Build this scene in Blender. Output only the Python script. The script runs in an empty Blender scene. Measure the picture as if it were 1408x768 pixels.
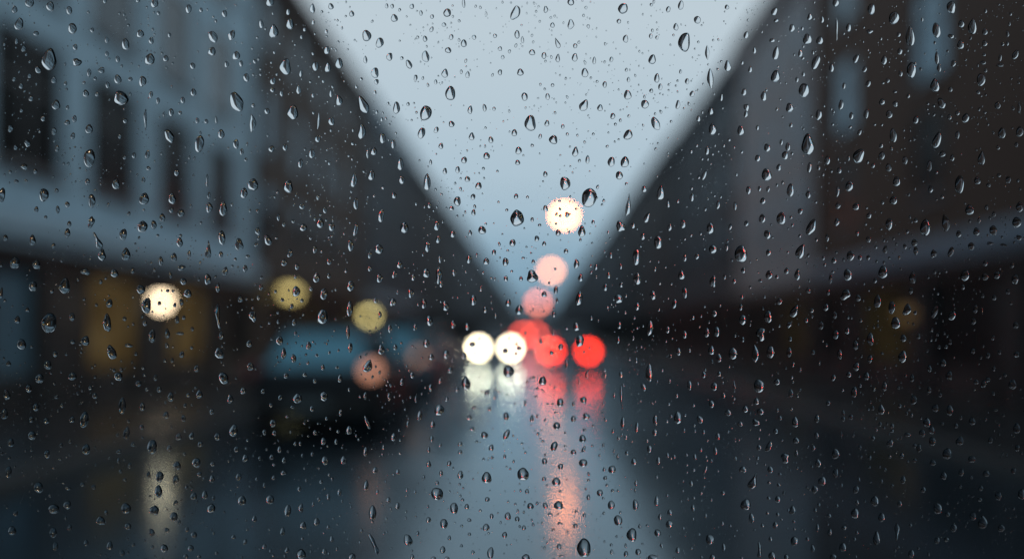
import bpy, bmesh, math, random
from mathutils import Vector, Matrix, noise
R = math.radians
sc = bpy.context.scene
col = sc.collection
FPX = 1369.0            # focal length in pixels of a 1408 wide picture
VX, VY, EYE = 737.0, 455.0, 1.4

# ------------------------------------------------------------------ camera
cd = bpy.data.cameras.new('camera')
cam = bpy.data.objects.new('camera', cd); col.objects.link(cam)
cam.location = (0, 0, EYE); cam.rotation_euler = (R(90), 0, 0)
cd.sensor_width = 36; cd.lens = 35
cd.shift_x = -(VX-704)/1408; cd.shift_y = (VY-384)/1408
cd.clip_start = .02; cd.clip_end = 3000
cd.dof.use_dof = True; cd.dof.focus_distance = .4062; cd.dof.aperture_fstop = 2.82
cd.dof.aperture_blades = 0
sc.camera = cam

# ------------------------------------------------------------------ sky: overcast, dusk
SUN_EL, SUN_AZ = R(50), R(115)      # azimuth clockwise from +Y
w = bpy.data.worlds.new('World'); sc.world = w; w.use_nodes = True
nt = w.node_tree; nt.nodes.clear()
N = nt.nodes.new; L = nt.links.new
out = N('ShaderNodeOutputWorld')
sky = N('ShaderNodeTexSky'); sky.sky_type = 'NISHITA'; sky.sun_disc = False
sky.sun_elevation = SUN_EL; sky.sun_rotation = SUN_AZ; sky.dust_density = 3.5; sky.air_density = 1.2
b1 = N('ShaderNodeBackground'); b1.inputs[1].default_value = .06
hs = N('ShaderNodeHueSaturation'); hs.inputs['Saturation'].default_value = .6
L(sky.outputs[0], hs.inputs['Color']); L(hs.outputs[0], b1.inputs[0])
tc = N('ShaderNodeTexCoord'); sep = N('ShaderNodeSeparateXYZ'); L(tc.outputs['Generated'], sep.inputs[0])
cn = N('ShaderNodeTexNoise'); cn.inputs['Scale'].default_value = 2.2; cn.inputs['Detail'].default_value = 5
mpv = N('ShaderNodeMapping'); mpv.inputs['Scale'].default_value = (1, 1, 3); L(tc.outputs['Generated'], mpv.inputs[0]); L(mpv.outputs[0], cn.inputs[0])
ad = N('ShaderNodeMath'); ad.operation = 'MULTIPLY_ADD'; ad.inputs[1].default_value = .10
sb = N('ShaderNodeMath'); sb.operation = 'SUBTRACT'; sb.inputs[1].default_value = .5
L(cn.outputs[0], sb.inputs[0]); L(sb.outputs[0], ad.inputs[0]); L(sep.outputs['Z'], ad.inputs[2])
cr = N('ShaderNodeValToRGB'); L(ad.outputs[0], cr.inputs[0])
E = cr.color_ramp.elements
E[0].position = 0; E[0].color = (.20, .33, .43, 1)
E[1].position = 1; E[1].color = (.30, .42, .52, 1)
for p, c in ((.05, (.29, .46, .60, 1)), (.14, (.50, .635, .74, 1)), (.30, (.63, .72, .785, 1)), (.6, (.52, .63, .72, 1))):
    e = E.new(p); e.color = c
b2 = N('ShaderNodeBackground'); b2.inputs[1].default_value = 1.0; L(cr.outputs[0], b2.inputs[0])
mx = N('ShaderNodeMixShader'); mx.inputs[0].default_value = .85
L(b1.outputs[0], mx.inputs[1]); L(b2.outputs[0], mx.inputs[2]); L(mx.outputs[0], out.inputs[0])
sl = bpy.data.lights.new('sun', 'SUN'); sl.energy = .5; sl.angle = R(25); sl.color = (1, .95, .88)
so = bpy.data.objects.new('sun', sl); col.objects.link(so)
sd = Vector((math.sin(SUN_AZ)*math.cos(SUN_EL), math.cos(SUN_AZ)*math.cos(SUN_EL), math.sin(SUN_EL)))
so.rotation_euler = sd.to_track_quat('Z', 'Y').to_euler(); so.location = (20, -10, 30)
vs = sc.view_settings
vs.view_transform = 'Standard'; vs.look = 'None'; vs.gamma = 1; vs.exposure = 0; vs.use_curve_mapping = False
sc.cycles.use_adaptive_sampling = False
sc.cycles.use_denoising = True
sc.cycles.denoiser = 'OPENIMAGEDENOISE'
sc.cycles.max_bounces = 14; sc.cycles.transmission_bounces = 12; sc.cycles.transparent_max_bounces = 12
sc.cycles.diffuse_bounces = 3; sc.cycles.glossy_bounces = 4
sc.cycles.sample_clamp_indirect = 7
sc.cycles.blur_glossy = .3

# ------------------------------------------------------------------ materials
def nodes(m):
    m.use_nodes = True
    t = m.node_tree
    return t, t.nodes, t.links
def pbr(name, c, rough=.6, metal=0, ior=1.45, var=.25, scale=3.0, bump=.0, rv=.0, coat=0, spec=None):
    """Principled with a noise that varies colour (VAR), roughness (RV) and relief (BUMP)"""
    m = bpy.data.materials.new(name); t, n, l = nodes(m)
    p = n['Principled BSDF']; p.inputs['Roughness'].default_value = rough; p.inputs['Metallic'].default_value = metal
    p.inputs['IOR'].default_value = ior
    if coat: p.inputs['Coat Weight'].default_value = coat; p.inputs['Coat Roughness'].default_value = .06
    x = n.new('ShaderNodeTexCoord'); z = n.new('ShaderNodeTexNoise'); z.inputs['Scale'].default_value = scale; z.inputs['Detail'].default_value = 6
    l.new(x.outputs['Object'], z.inputs['Vector'])
    r = n.new('ShaderNodeValToRGB'); l.new(z.outputs['Fac'], r.inputs[0])
    e = r.color_ramp.elements
    e[0].position = .3; e[1].position = .7
    e[0].color = tuple(v*(1-var) for v in c)+(1,); e[1].color = tuple(min(1, v*(1+var)) for v in c)+(1,)
    l.new(r.outputs[0], p.inputs['Base Color'])
    if rv:
        mr = n.new('ShaderNodeMapRange'); l.new(z.outputs['Fac'], mr.inputs[0])
        mr.inputs[1].default_value = .3; mr.inputs[2].default_value = .7
        mr.inputs[3].default_value = max(.02, rough-rv); mr.inputs[4].default_value = rough+rv
        l.new(mr.outputs[0], p.inputs['Roughness'])
    if bump:
        b = n.new('ShaderNodeBump'); b.inputs['Strength'].default_value = bump; b.inputs['Distance'].default_value = .02
        l.new(z.outputs['Fac'], b.inputs['Height']); l.new(b.outputs[0], p.inputs['Normal'])
    return m
def brick(name, c, mortar):
    m = pbr(name, c, .8); t, n, l = nodes(m); p = n['Principled BSDF']
    b = n.new('ShaderNodeTexBrick'); x = n.new('ShaderNodeTexCoord'); mp = n.new('ShaderNodeMapping')
    mp.inputs['Rotation'].default_value = (R(90), 0, R(90))
    l.new(x.outputs['Object'], mp.inputs[0]); l.new(mp.outputs[0], b.inputs['Vector'])
    b.inputs['Scale'].default_value = 4.0; b.inputs['Color1'].default_value = tuple(c)+(1,)
    b.inputs['Color2'].default_value = tuple(v*.6 for v in c)+(1,); b.inputs['Mortar'].default_value = tuple(mortar)+(1,)
    b.inputs['Mortar Size'].default_value = .012
    l.new(b.outputs['Color'], p.inputs['Base Color'])
    return m
def emit(name, c, s, col2=None):
    m = bpy.data.materials.new(name); t, n, l = nodes(m)
    n.remove(n['Principled BSDF']); e = n.new('ShaderNodeEmission')
    e.inputs[0].default_value = tuple(c)+(1,); e.inputs[1].default_value = s
    if col2:
        z = n.new('ShaderNodeTexNoise'); z.inputs['Scale'].default_value = 2.5
        r = n.new('ShaderNodeValToRGB'); l.new(z.outputs['Fac'], r.inputs[0])
        r.color_ramp.elements[0].position = .35; r.color_ramp.elements[1].position = .65
        r.color_ramp.elements[0].color = tuple(col2)+(1,); r.color_ramp.elements[1].color = tuple(c)+(1,)
        l.new(r.outputs[0], e.inputs[0])
    l.new(e.outputs[0], n['Material Output'].inputs[0])
    return m
M = {}
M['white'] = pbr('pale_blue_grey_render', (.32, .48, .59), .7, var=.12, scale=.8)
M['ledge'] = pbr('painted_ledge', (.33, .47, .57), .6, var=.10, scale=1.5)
M['rledge'] = pbr('wet_stone_ledge', (.19, .25, .31), .5, var=.15, scale=1.5)
M['brown'] = brick('brown_brick', (.060, .040, .033), (.06, .048, .042))
M['red'] = brick('dark_red_brick', (.15, .046, .022), (.08, .042, .028))
M['mauve'] = pbr('mauve_grey_render', (.33, .315, .325), .7, var=.12, scale=.7)
M['slate'] = pbr('slate_render', (.04, .048, .06), .7, var=.2, scale=.7)
M['grey'] = pbr('grey_render', (.06, .07, .085), .7, var=.2, scale=.7)
M['dusk'] = pbr('dark_brown_render', (.035, .032, .036), .7, var=.2, scale=.7)
M['roof'] = pbr('roof_slate', (.045, .05, .06), .5, var=.3, scale=6)
M['shop'] = pbr('black_shopfront_paint', (.018, .02, .022), .55, var=.3)
M['shopb'] = pbr('brown_shopfront_paint', (.03, .022, .02), .55, var=.3)
M['shopblue'] = pbr('pale_blue_blind', (.075, .14, .19), .6, var=.15)
M['frame'] = pbr('window_frame_paint', (.10, .11, .12), .5)
M['framew'] = pbr('white_window_frame', (.40, .45, .50), .5)
M['glass'] = pbr('dark_window_glass', (.005, .006, .008), .05, ior=2.6, var=.1)
M['glass'].node_tree.nodes['Principled BSDF'].inputs['Specular Tint'].default_value = (.38, .74, 1, 1)
M['midglass'] = pbr('upper_window_glass', (.005, .012, .016), .06, ior=1.5, var=.1)
M['midglass'].node_tree.nodes['Principled BSDF'].inputs['Specular Tint'].default_value = (.38, .74, 1, 1)
M['shopglass'] = pbr('misted_shop_glass', (.008, .009, .010), .6, ior=1.25, var=.3)
M['dullglass'] = pbr('open_dark_window', (.006, .007, .008), .3, ior=1.12, var=.3)
M['iron'] = pbr('black_iron', (.02, .02, .022), .45, metal=.6)
M['rubber'] = pbr('black_rubber', (.015, .015, .015), .7)
M['rim'] = pbr('alloy', (.35, .36, .38), .3, metal=1)
M['plate'] = pbr('dirty_number_plate', (.09, .12, .13), .4, var=.02)
M['cabin'] = pbr('dark_cabin_lining', (.012, .012, .013), .9)
M['lampoff'] = pbr('unlit_lens', (.25, .26, .27), .15, ior=1.6)
M['tailoff'] = pbr('unlit_red_lens', (.16, .012, .01), .15, ior=1.6)
def paint(n, c): return pbr(n, c, .25, ior=1.6, var=.05, coat=1)
def wetpaint(n, c): return pbr(n, c, .5, ior=1.35, var=.1)
M['p_black'] = paint('black_car_paint', (.012, .014, .016))
M['p_blue'] = wetpaint('blue_black_car_paint', (.008, .012, .016))
M['p_grey'] = wetpaint('blue_car_paint', (.035, .15, .22))
M['teal'] = pbr('teal_sky_reflection_rear_glass', (.04, .21, .30), .2, ior=1.8, var=.1)  # rear glass with a teal sky reflection put into its base colour
M['p_dark'] = paint('charcoal_car_paint', (.025, .025, .028))
M['p_van'] = paint('van_paint', (.05, .05, .055))
M['tint'] = pbr('tinted_car_glass', (.01, .02, .027), .08, ior=1.8, var=.05)
# wet asphalt: thin water film over dark stone, smoother where water stands
def wet(name, c, r0, r1, b):
    m = bpy.data.materials.new(name); t, n, l = nodes(m); p = n['Principled BSDF']
    x = n.new('ShaderNodeTexCoord')
    z = n.new('ShaderNodeTexNoise'); z.inputs['Scale'].default_value = .35; z.inputs['Detail'].default_value = 4; l.new(x.outputs['Object'], z.inputs[0])
    mr = n.new('ShaderNodeMapRange'); l.new(z.outputs[0], mr.inputs[0]); mr.inputs[1].default_value = .35; mr.inputs[2].default_value = .65
    mr.inputs[3].default_value = r0; mr.inputs[4].default_value = r1; l.new(mr.outputs[0], p.inputs['Roughness'])
    p.inputs['IOR'].default_value = 1.45
    f = n.new('ShaderNodeTexNoise'); f.inputs['Scale'].default_value = 60; f.inputs['Detail'].default_value = 3; l.new(x.outputs['Object'], f.inputs[0])
    r = n.new('ShaderNodeValToRGB'); l.new(f.outputs[0], r.inputs[0]); e = r.color_ramp.elements
    e[0].color = tuple(v*.5 for v in c)+(1,); e[1].color = tuple(v*1.5 for v in c)+(1,); l.new(r.outputs[0], p.inputs['Base Color'])
    bu = n.new('ShaderNodeBump'); bu.inputs['Strength'].default_value = b; bu.inputs['Distance'].default_value = .004
    l.new(f.outputs[0], bu.inputs['Height']); l.new(bu.outputs[0], p.inputs['Normal'])
    return m
M['road'] = wet('wet_asphalt', (.010, .015, .020), .12, .17, 0)
t, n, l = nodes(M['road']); p = n['Principled BSDF']; p.inputs['Specular Tint'].default_value = (.62, .90, 1, 1); p.inputs['IOR'].default_value = 1.85
x = n.new('ShaderNodeTexCoord'); mp = n.new('ShaderNodeMapping'); mp.inputs['Location'].default_value = (1.35/1.1, -8.3/3.2, 0); mp.inputs['Scale'].default_value = (1/1.1, 1/3.2, 0)
l.new(x.outputs['Object'], mp.inputs[0]); ln = n.new('ShaderNodeVectorMath'); ln.operation = 'LENGTH'; l.new(mp.outputs[0], ln.inputs[0])
mr = n.new('ShaderNodeMapRange'); l.new(ln.outputs['Value'], mr.inputs[0]); mr.inputs[1].default_value = .7; mr.inputs[2].default_value = 1.25; mr.inputs[3].default_value = .06; mr.inputs[4].default_value = 0; mr.interpolation_type = 'SMOOTHSTEP'
ml = n.new('ShaderNodeMath'); ml.operation = 'ADD'; src = p.inputs['Roughness'].links[0].from_socket; l.new(src, ml.inputs[0]); l.new(mr.outputs[0], ml.inputs[1]); l.new(ml.outputs[0], p.inputs['Roughness'])
# the water film on the road: a bluish mirror by Fresnel over dark stone
rs = p.inputs['Roughness'].links[0].from_socket; bs = p.inputs['Base Color'].links[0].from_socket
fr = n.new('ShaderNodeFresnel'); fr.inputs[0].default_value = 1.72
df = n.new('ShaderNodeBsdfDiffuse'); l.new(bs, df.inputs[0])
gs = n.new('ShaderNodeBsdfAnisotropic'); gs.inputs['Color'].default_value = (.76, .91, 1, 1); l.new(rs, gs.inputs['Roughness'])
ms = n.new('ShaderNodeMixShader'); l.new(fr.outputs[0], ms.inputs[0]); l.new(df.outputs[0], ms.inputs[1]); l.new(gs.outputs[0], ms.inputs[2])
l.new(ms.outputs[0], n['Material Output'].inputs[0]); n.remove(p)
M['pave'] = wet('wet_paving', (.018, .018, .02), .2, .34, 0)
M['kerb'] = wet('wet_kerb_stone', (.05, .05, .05), .5, .6, 0)
M['ground'] = wet('wet_ground', (.05, .05, .05), .3, .5, .1)
g = bpy.data.materials.new('clear_windscreen_glass'); t, n, l = nodes(g); n.remove(n['Principled BSDF'])
tr = n.new('ShaderNodeBsdfTransparent'); tr.inputs[0].default_value = (.955, .975, .98, 1); l.new(tr.outputs[0], n['Material Output'].inputs[0]); M['pane'] = g
g = bpy.data.materials.new('rain_water'); t, n, l = nodes(g); n.remove(n['Principled BSDF'])
gl = n.new('ShaderNodeBsdfGlass'); gl.inputs['IOR'].default_value = 1.333; gl.inputs['Roughness'].default_value = 0; gl.inputs[0].default_value = (1, 1, 1, 1)
l.new(gl.outputs[0], n['Material Output'].inputs[0]); M['water'] = g

# ------------------------------------------------------------------ helpers
def tag(o, label=None, cat=None, group=None, kind=None):
    if label: o['label'] = label
    if cat: o['category'] = cat
    if group: o['group'] = group
    if kind: o['kind'] = kind
    return o
def empty(name, loc=(0, 0, 0), rz=0):
    o = bpy.data.objects.new(name, None); col.objects.link(o); o.location = loc; o.rotation_euler = (0, 0, rz); o.empty_display_size = .2
    return o
def mk(name, bm, mat, parent=None, loc=None, smooth=False):
    bmesh.ops.recalc_face_normals(bm, faces=bm.faces)
    me = bpy.data.meshes.new(name); bm.to_mesh(me); bm.free()
    if smooth:
        for p in me.polygons: p.use_smooth = True
    me.materials.append(mat if not isinstance(mat, str) else M[mat])
    return inst(name, me, parent, loc)
def inst(name, me, parent=None, loc=None, rz=0):
    o = bpy.data.objects.new(name, me); col.objects.link(o)
    if parent is not None: o.parent = parent
    if loc is not None: o.location = loc
    if rz: o.rotation_euler.z = rz
    return o
def box(bm, x0, x1, y0, y1, z0, z1):
    v = [bm.verts.new((x, y, z)) for z in (z0, z1) for (x, y) in ((x0, y0), (x1, y0), (x1, y1), (x0, y1))]
    for f in ((0, 3, 2, 1), (4, 5, 6, 7), (0, 1, 5, 4), (1, 2, 6, 5), (2, 3, 7, 6), (3, 0, 4, 7)):
        bm.faces.new([v[i] for i in f])
def B(*boxes):
    bm = bmesh.new()
    for b in boxes: box(bm, *b)
    return bm
def bev(bm, r, seg=2):
    bmesh.ops.bevel(bm, geom=list(bm.edges), offset=r, segments=seg, affect='EDGES', profile=.6); return bm
def lathe(bm, prof, seg=20, mat=Matrix()):
    """PROF: (radius, height) list turned about local Z, then placed by MAT"""
    rings = []
    for r, h in prof:
        if r < 1e-6: rings.append([bm.verts.new(mat @ Vector((0, 0, h)))])
        else: rings.append([bm.verts.new(mat @ Vector((r*math.cos(a*2*math.pi/seg), r*math.sin(a*2*math.pi/seg), h))) for a in range(seg)])
    for a, b in zip(rings, rings[1:]):
        for i in range(seg):
            j = (i+1) % seg
            if len(a) == 1 and len(b) > 1: bm.faces.new((a[0], b[i], b[j]))
            elif len(b) == 1 and len(a) > 1: bm.faces.new((a[i], a[j], b[0]))
            elif len(a) > 1: bm.faces.new((a[i], a[j], b[j], b[i]))
    return bm
def tube(bm, pts, r, seg=8):
    rings = []
    for i, p in enumerate(pts):
        p = Vector(p); d = (Vector(pts[min(i+1, len(pts)-1)])-Vector(pts[max(i-1, 0)])).normalized()
        q = d.to_track_quat('Z', 'Y').to_matrix()
        rings.append([bm.verts.new(p+q @ Vector((r*math.cos(a*2*math.pi/seg), r*math.sin(a*2*math.pi/seg), 0))) for a in range(seg)])
    for a, b in zip(rings, rings[1:]):
        for i in range(seg): bm.faces.new((a[i], a[(i+1) % seg], b[(i+1) % seg], b[i]))
    bm.faces.new(rings[0][::-1]); bm.faces.new(rings[-1])
    return bm
def at(px, py, Y): return Vector(((px-VX)/FPX*Y, Y, EYE-(py-VY)/FPX*Y))

# ------------------------------------------------------------------ ground, road, pavements
W = 8.0
tag(mk('ground', B((-700, 700, -300, 1500, -.5, -.02)), 'ground'), kind='structure')
tag(mk('road', B((-4.6, 4.6, -40, 420, -.015, 0)), 'road'), kind='structure')
for s in (-1, 1):
    a, b = sorted((s*4.75, s*8.0)); tag(mk('pavement', B((a, b, -40, 420, -.015, .12)), 'pave'), kind='structure')
    bm = bmesh.new(); a, b = sorted((s*4.602, s*4.748))
    for i in range(0, 100): box(bm, a, b, -12+i*1.2, -12+i*1.2+1.19, -.015, .125)
    tag(mk('kerb', bev(bm, .008, 1), 'kerb'), kind='structure')

# ------------------------------------------------------------------ buildings along the street
_cache = {}
def win_mesh(w, h, mat, side, gm='glass'):
    k = ('f', w, h, mat, side, gm)
    if k not in _cache:
        s = side; f = .07
        bm = bmesh.new()
        def bb(y0, y1, z0, z1, d0, d1):
            a, b = sorted((s*d0, s*d1)); box(bm, a, b, y0, y1, z0, z1)
        bb(-w/2, -w/2+f, 0, h, .04, .11); bb(w/2-f, w/2, 0, h, .04, .11)
        bb(-w/2+f, w/2-f, 0, f, .04, .11); bb(-w/2+f, w/2-f, h-f, h, .04, .11)
        bb(-.03, .03, f, h-f, .045, .105); bb(-w/2+f, -.03, h*.62, h*.62+.05, .047, .103); bb(.03, w/2-f, h*.62, h*.62+.05, .047, .103)
        bb(-w/2-.06, w/2+.06, -.10, -.004, -.07, .10)
        bmesh.ops.recalc_face_normals(bm, faces=bm.faces)
        me = bpy.data.meshes.new('window'); bm.to_mesh(me); bm.free(); me.materials.append(M[mat]); _cache[k] = me
        bm = bmesh.new(); a, b = sorted((s*.065, s*.085)); box(bm, a, b, -w/2+.05, w/2-.05, .05, h-.05)
        bmesh.ops.recalc_face_normals(bm, faces=bm.faces)
        m2 = bpy.data.meshes.new('pane'); bm.to_mesh(m2); bm.free(); m2.materials.append(M[gm]); _cache[('p',)+k[1:]] = m2
    return _cache[k], _cache[('p',)+k[1:]]
def window(root, side, y, z, w, h, mat, gm='glass'):
    f, p = win_mesh(round(w, 2), round(h, 2), mat, side, gm)
    o = inst('window', f, root, (side*W-root.location.x, y-root.location.y, z))
    inst('pane', p, o)
def building(name, label, side, y0, y1, H, wall, floors, centres, ww, frame='frame', led='ledge', gh=2.9, shop='shop', band=True, roofh=1.6, shops=None, ledh=.3, first='glass', upper='glass'):
    """A terrace building whose street face lies at x = side*W. floors: (sill, head) heights; centres: window centres along the street"""
    root = tag(empty(name, (side*W, (y0+y1)/2, 0)), label, 'building')
    X, Y = root.location.x, root.location.y; s = side
    def bx(bm, d0, d1, a, b, z0, z1):
        p, q = sorted((s*d0, s*d1)); box(bm, p, q, a-Y, b-Y, z0, z1)
    bm = bmesh.new()
    bx(bm, .30, 10, y0+.01, y1-.01, .0, H-.01)
    cs = sorted(c for c in centres if y0+ww/2+.1 < c < y1-ww/2-.1)
    zs = [gh]
    for a, b in floors: zs += [a, b]
    zs.append(H)
    for i in range(0, len(zs)-1, 2): bx(bm, 0, .3, y0, y1, zs[i], zs[i+1])      # spandrel bands
    for a, b in floors:
        e = [y0]+[v for c in cs for v in (c-ww/2, c+ww/2)]+[y1]
        for i in range(0, len(e), 2): bx(bm, 0.0, .3, e[i], e[i+1], a+.0005, b-.0005)
    mk('wall', bm, wall, root)
    for a, b in floors:
        for c in cs: window(root, s, c, a, ww-.01, b-a-.01, frame, first if a == floors[0][0] else upper)
    if band:
        bm = bmesh.new(); bx(bm, -.22, -.003, y0+.02, y1-.02, gh, gh+ledh); bx(bm, -.14, -.002, y0+.02, y1-.02, gh-.16, gh-.003)
        mk('ledge', bm, led, root)
    bm = bmesh.new(); bx(bm, -.30, 0-.003, y0, y1, H-.35, H-.02); bx(bm, -.18, -.004, y0, y1, H-.6, H-.353); mk('cornice', bm, led if band else wall, root)
    # pitched roof
    bm = bmesh.new(); q = []
    for yy in (y0, y1):
        q.append([bm.verts.new((s*d, yy-Y, z)) for d, z in ((-.32, H), (-.32, H+.06), (4.5, H+roofh), (10, H+roofh), (10, H))])
    for i in range(5): bm.faces.new((q[0][i], q[0][(i+1) % 5], q[1][(i+1) % 5], q[1][i]))
    bm.faces.new(q[0]); bm.faces.new(q[1][::-1]); mk('roof', bm, 'roof', root)
    bm = bmesh.new(); cy = y0+1.2; bx(bm, 3.4, 4.2, cy, cy+1.4, H+roofh*.6, H+roofh+.9)
    for k in range(3):
        lathe(bm, [(.0, 0), (.12, 0), (.10, .35), (.0, .35)], 10, Matrix.Translation((s*3.8, cy+.3+.4*k-Y, H+roofh+.902)))
    mk('chimney', bm, 'brown', root)
    # ground floor: plinth, pilasters, fascia; shop windows and a door as parts
    bm = bmesh.new(); L_ = y1-y0; nb = max(1, round(L_/4.2)); st = L_/nb
    bx(bm, .02, .3, y0+.005, y1-.005, 2.45, gh-.165)
    bx(bm, -.05, .018, y0+.05, y1-.05, 2.5, gh-.2)
    for i in range(nb+1):
        c = min(max(y0+i*st, y0+.16), y1-.16); bx(bm, -.06, .298, c-.15, c+.15, .12, 2.44)
    mk('shopfront', bm, shop, root)
    for i in range(nb):
        a, b = y0+i*st+(.17 if i else .33), y0+(i+1)*st-(.17 if i < nb-1 else .33)
        kind = (shops or {}).get(i, 'dark')
        d0, d1 = a+.1, a+(1.6 if kind == 'lit_warm' else 1.0)
        bm = bmesh.new(); bx(bm, .10, .16, d0, d1, .14, 2.2); bx(bm, .07, .098, d0+.12, d1-.12, 1.25, 2.05); d = mk('door', bm, shop, root)
        bm = bmesh.new(); tube(bm, [(s*.02, d0+.1-Y, 1.0), (s*.02, d0+.1-Y, 1.25)], .015); bx(bm, .03, .098, d0+.09, d0+.11, 1.01, 1.03); mk('handle', bm, 'rim', d)
        bm = bmesh.new(); bx(bm, .04, .28, d1+.05, b, .13, .72); bx(bm, .06, .16, d1+.05, b, 2.36, 2.44)
        for c in (d1+.08, (d1+b)/2, b-.03): bx(bm, .07, .15, c-.03, c+.03, .723, 2.357)
        bx(bm, .101, .16, d0, d1, 2.21, 2.43)
        f = mk('shop_window', bm, shop, root)
        bm = bmesh.new(); bx(bm, .12, .14, d1+.05, b, .725, 2.355)
        mat = {'dark': 'shopglass', 'blue': 'shopblue'}.get(kind, kind)
        mk('pane', bm, mat, f)
    # downpipe
    bm = bmesh.new(); tube(bm, [(-s*.08, y1-.25-Y, gh+ledh+.02), (-s*.08, y1-.25-Y, H-.62)], .05); mk('downpipe', bm, 'iron', root)
    return root
M['lit_warm'] = emit('lit_amber_shop_glass', (.17, .115, .05), .75, (.06, .035, .012))
M['lit_dim'] = emit('dim_brown_shop_glass', (.05, .036, .016), .5, (.02, .014, .008))
F = [(4.1, 6.0), (6.95, 8.8), (9.75, 11.3)]
H0 = 12.4
cA = [15.75+3.2*k for k in range(-6, 6)]
building('white_building', 'near pale white rendered building with dark first-floor windows and a deep white ledge', -1, -4, 28.3, H0, 'white', [(3.95, 6.1), (6.9, 9.0), (9.8, 11.4)], cA, 2.2, 'frame', 'ledge', shops={2: 'dark', 3: 'dark', 4: 'blue', 5: 'lit_warm', 6: 'lit_warm', 7: 'dark'}, ledh=.34, first='dullglass', upper='midglass')
building('brown_brick_building', 'dark brown brick building next to the white one, blue sky caught in its upper windows', -1, 28.32, 46, H0-.05, 'brown', [(4.0, 5.7), (6.7, 8.6), (9.7, 11.4)], [29.9+3.9*k for k in range(5)], 1.5, 'frame', 'brown', shop='shopb', shops={1: 'lit_dim'}, ledh=.25)
building('slate_building', 'slate grey rendered building beyond the brown brick one', -1, 46.02, 66, H0+.15, 'slate', F, [48+3*k for k in range(7)], 1.3, shops={0: 'lit_dim', 1: 'lit_warm'}, ledh=.2)
building('dark_terrace_building', 'dark brown rendered building past the slate grey one, far along the same side', -1, 66.02, 96, H0-.1, 'dusk', F, [68+3.3*k for k in range(9)], 1.2, ledh=.2, led='grey')
building('grey_terrace_building', 'plain grey building at the far end of the row with the white building', -1, 96.02, 150, H0, 'grey', F, [98.5+3.7*k for k in range(15)], 1.2, ledh=.2, led='grey')
building('red_brick_building', 'near dark red brick building with narrow sky-blue windows and a broad pale stone ledge', 1, -4, 28.6, H0, 'red', [(4.1, 5.9), (6.55, 8.45), (9.4, 11.2)], [25.9-5.6*k for k in range(6)], 1.7, 'frame', 'rledge', shop='shop', shops={6: 'lit_dim'}, ledh=.34, first='dullglass')
building('mauve_building', 'tall pale mauve grey rendered building beside the dark red brick one', 1, 28.62, 39.5, H0+.1, 'mauve', F, [30.5+3.3*k for k in range(3)], 1.1, 'framew', 'mauve', shop='shopb', shops={0: 'lit_dim', 1: 'dark'}, ledh=.2)
building('charcoal_building', 'charcoal rendered building just past the mauve grey one', 1, 39.52, 58, H0-.15, 'slate', F, [41.5+3.1*k for k in range(6)], 1.3, shop='shop', ledh=.2, led='grey')
building('black_brick_building', 'dark brown terrace beyond the charcoal building', 1, 58.02, 92, H0+.1, 'dusk', F, [60+3.3*k for k in range(10)], 1.2, ledh=.2, led='grey')
building('far_grey_building', 'grey building at the far end of the row with the red brick building', 1, 92.02, 150, H0-.1, 'grey', F, [94.5+3.9*k for k in range(15)], 1.2, ledh=.2, led='grey')
# the block that closes the street, far away
building('distant_terrace_building', 'long distant grey terrace beyond the grey building, same side as the white building', -1, 150.02, 250, H0-.1, 'slate', F, [153+5*k for k in range(20)], 1.6, ledh=.2, led='grey')
building('distant_terrace_building', 'farthest slate terrace before the street end, same side as the white building', -1, 250.02, 424, H0+.1, 'slate', F, [254+7*k for k in range(24)], 1.8, ledh=.2, led='grey')
building('distant_terrace_building', 'long distant slate terrace beyond the grey building, same side as the brick building', 1, 150.02, 250, H0+.1, 'slate', F, [153+5*k for k in range(20)], 1.6, ledh=.2, led='grey')
building('distant_terrace_building', 'farthest slate terrace before the street end, same side as the brick building', 1, 250.02, 424, H0-.1, 'slate', F, [254+7*k for k in range(24)], 1.8, ledh=.2, led='grey')
root = tag(empty('end_building', (0, 440, 0)), 'low dark block closing the far street end under the tip of the sky', 'building')
mk('wall', B((-26, 26, -6, 6, 0, 7.2)), 'slate', root)
bm = bmesh.new(); v = [bm.verts.new(p) for p in ((-26.5, -6.5, 7.2), (26.5, -6.5, 7.2), (26.5, 6.5, 7.2), (-26.5, 6.5, 7.2), (-26.5, 0, 10.6), (26.5, 0, 10.6))]
for f in ((0, 1, 5, 4), (2, 3, 4, 5), (0, 4, 3), (1, 2, 5), (0, 3, 2, 1)): bm.faces.new([v[i] for i in f])
mk('roof', bm, 'roof', root)
wme = gme = None
for fz in (1.2, 4.6):
    for k in range(-6, 7):
        if wme is None:
            o = mk('window', B((-.6, .6, -.04, .04, 0, .06), (-.6, .6, -.04, .04, 1.34, 1.4), (-.6, -.54, -.04, .04, .061, 1.339), (.54, .6, -.04, .04, .061, 1.339)), 'frame', root)
            p = mk('pane', B((-.54, .54, -.01, .01, .06, 1.34)), 'glass', o); wme, gme = o.data, p.data
        else:
            o = inst('window', wme, root); p = inst('pane', gme, o)
        o.location = (k*3.6, -6.05, fz)

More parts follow.
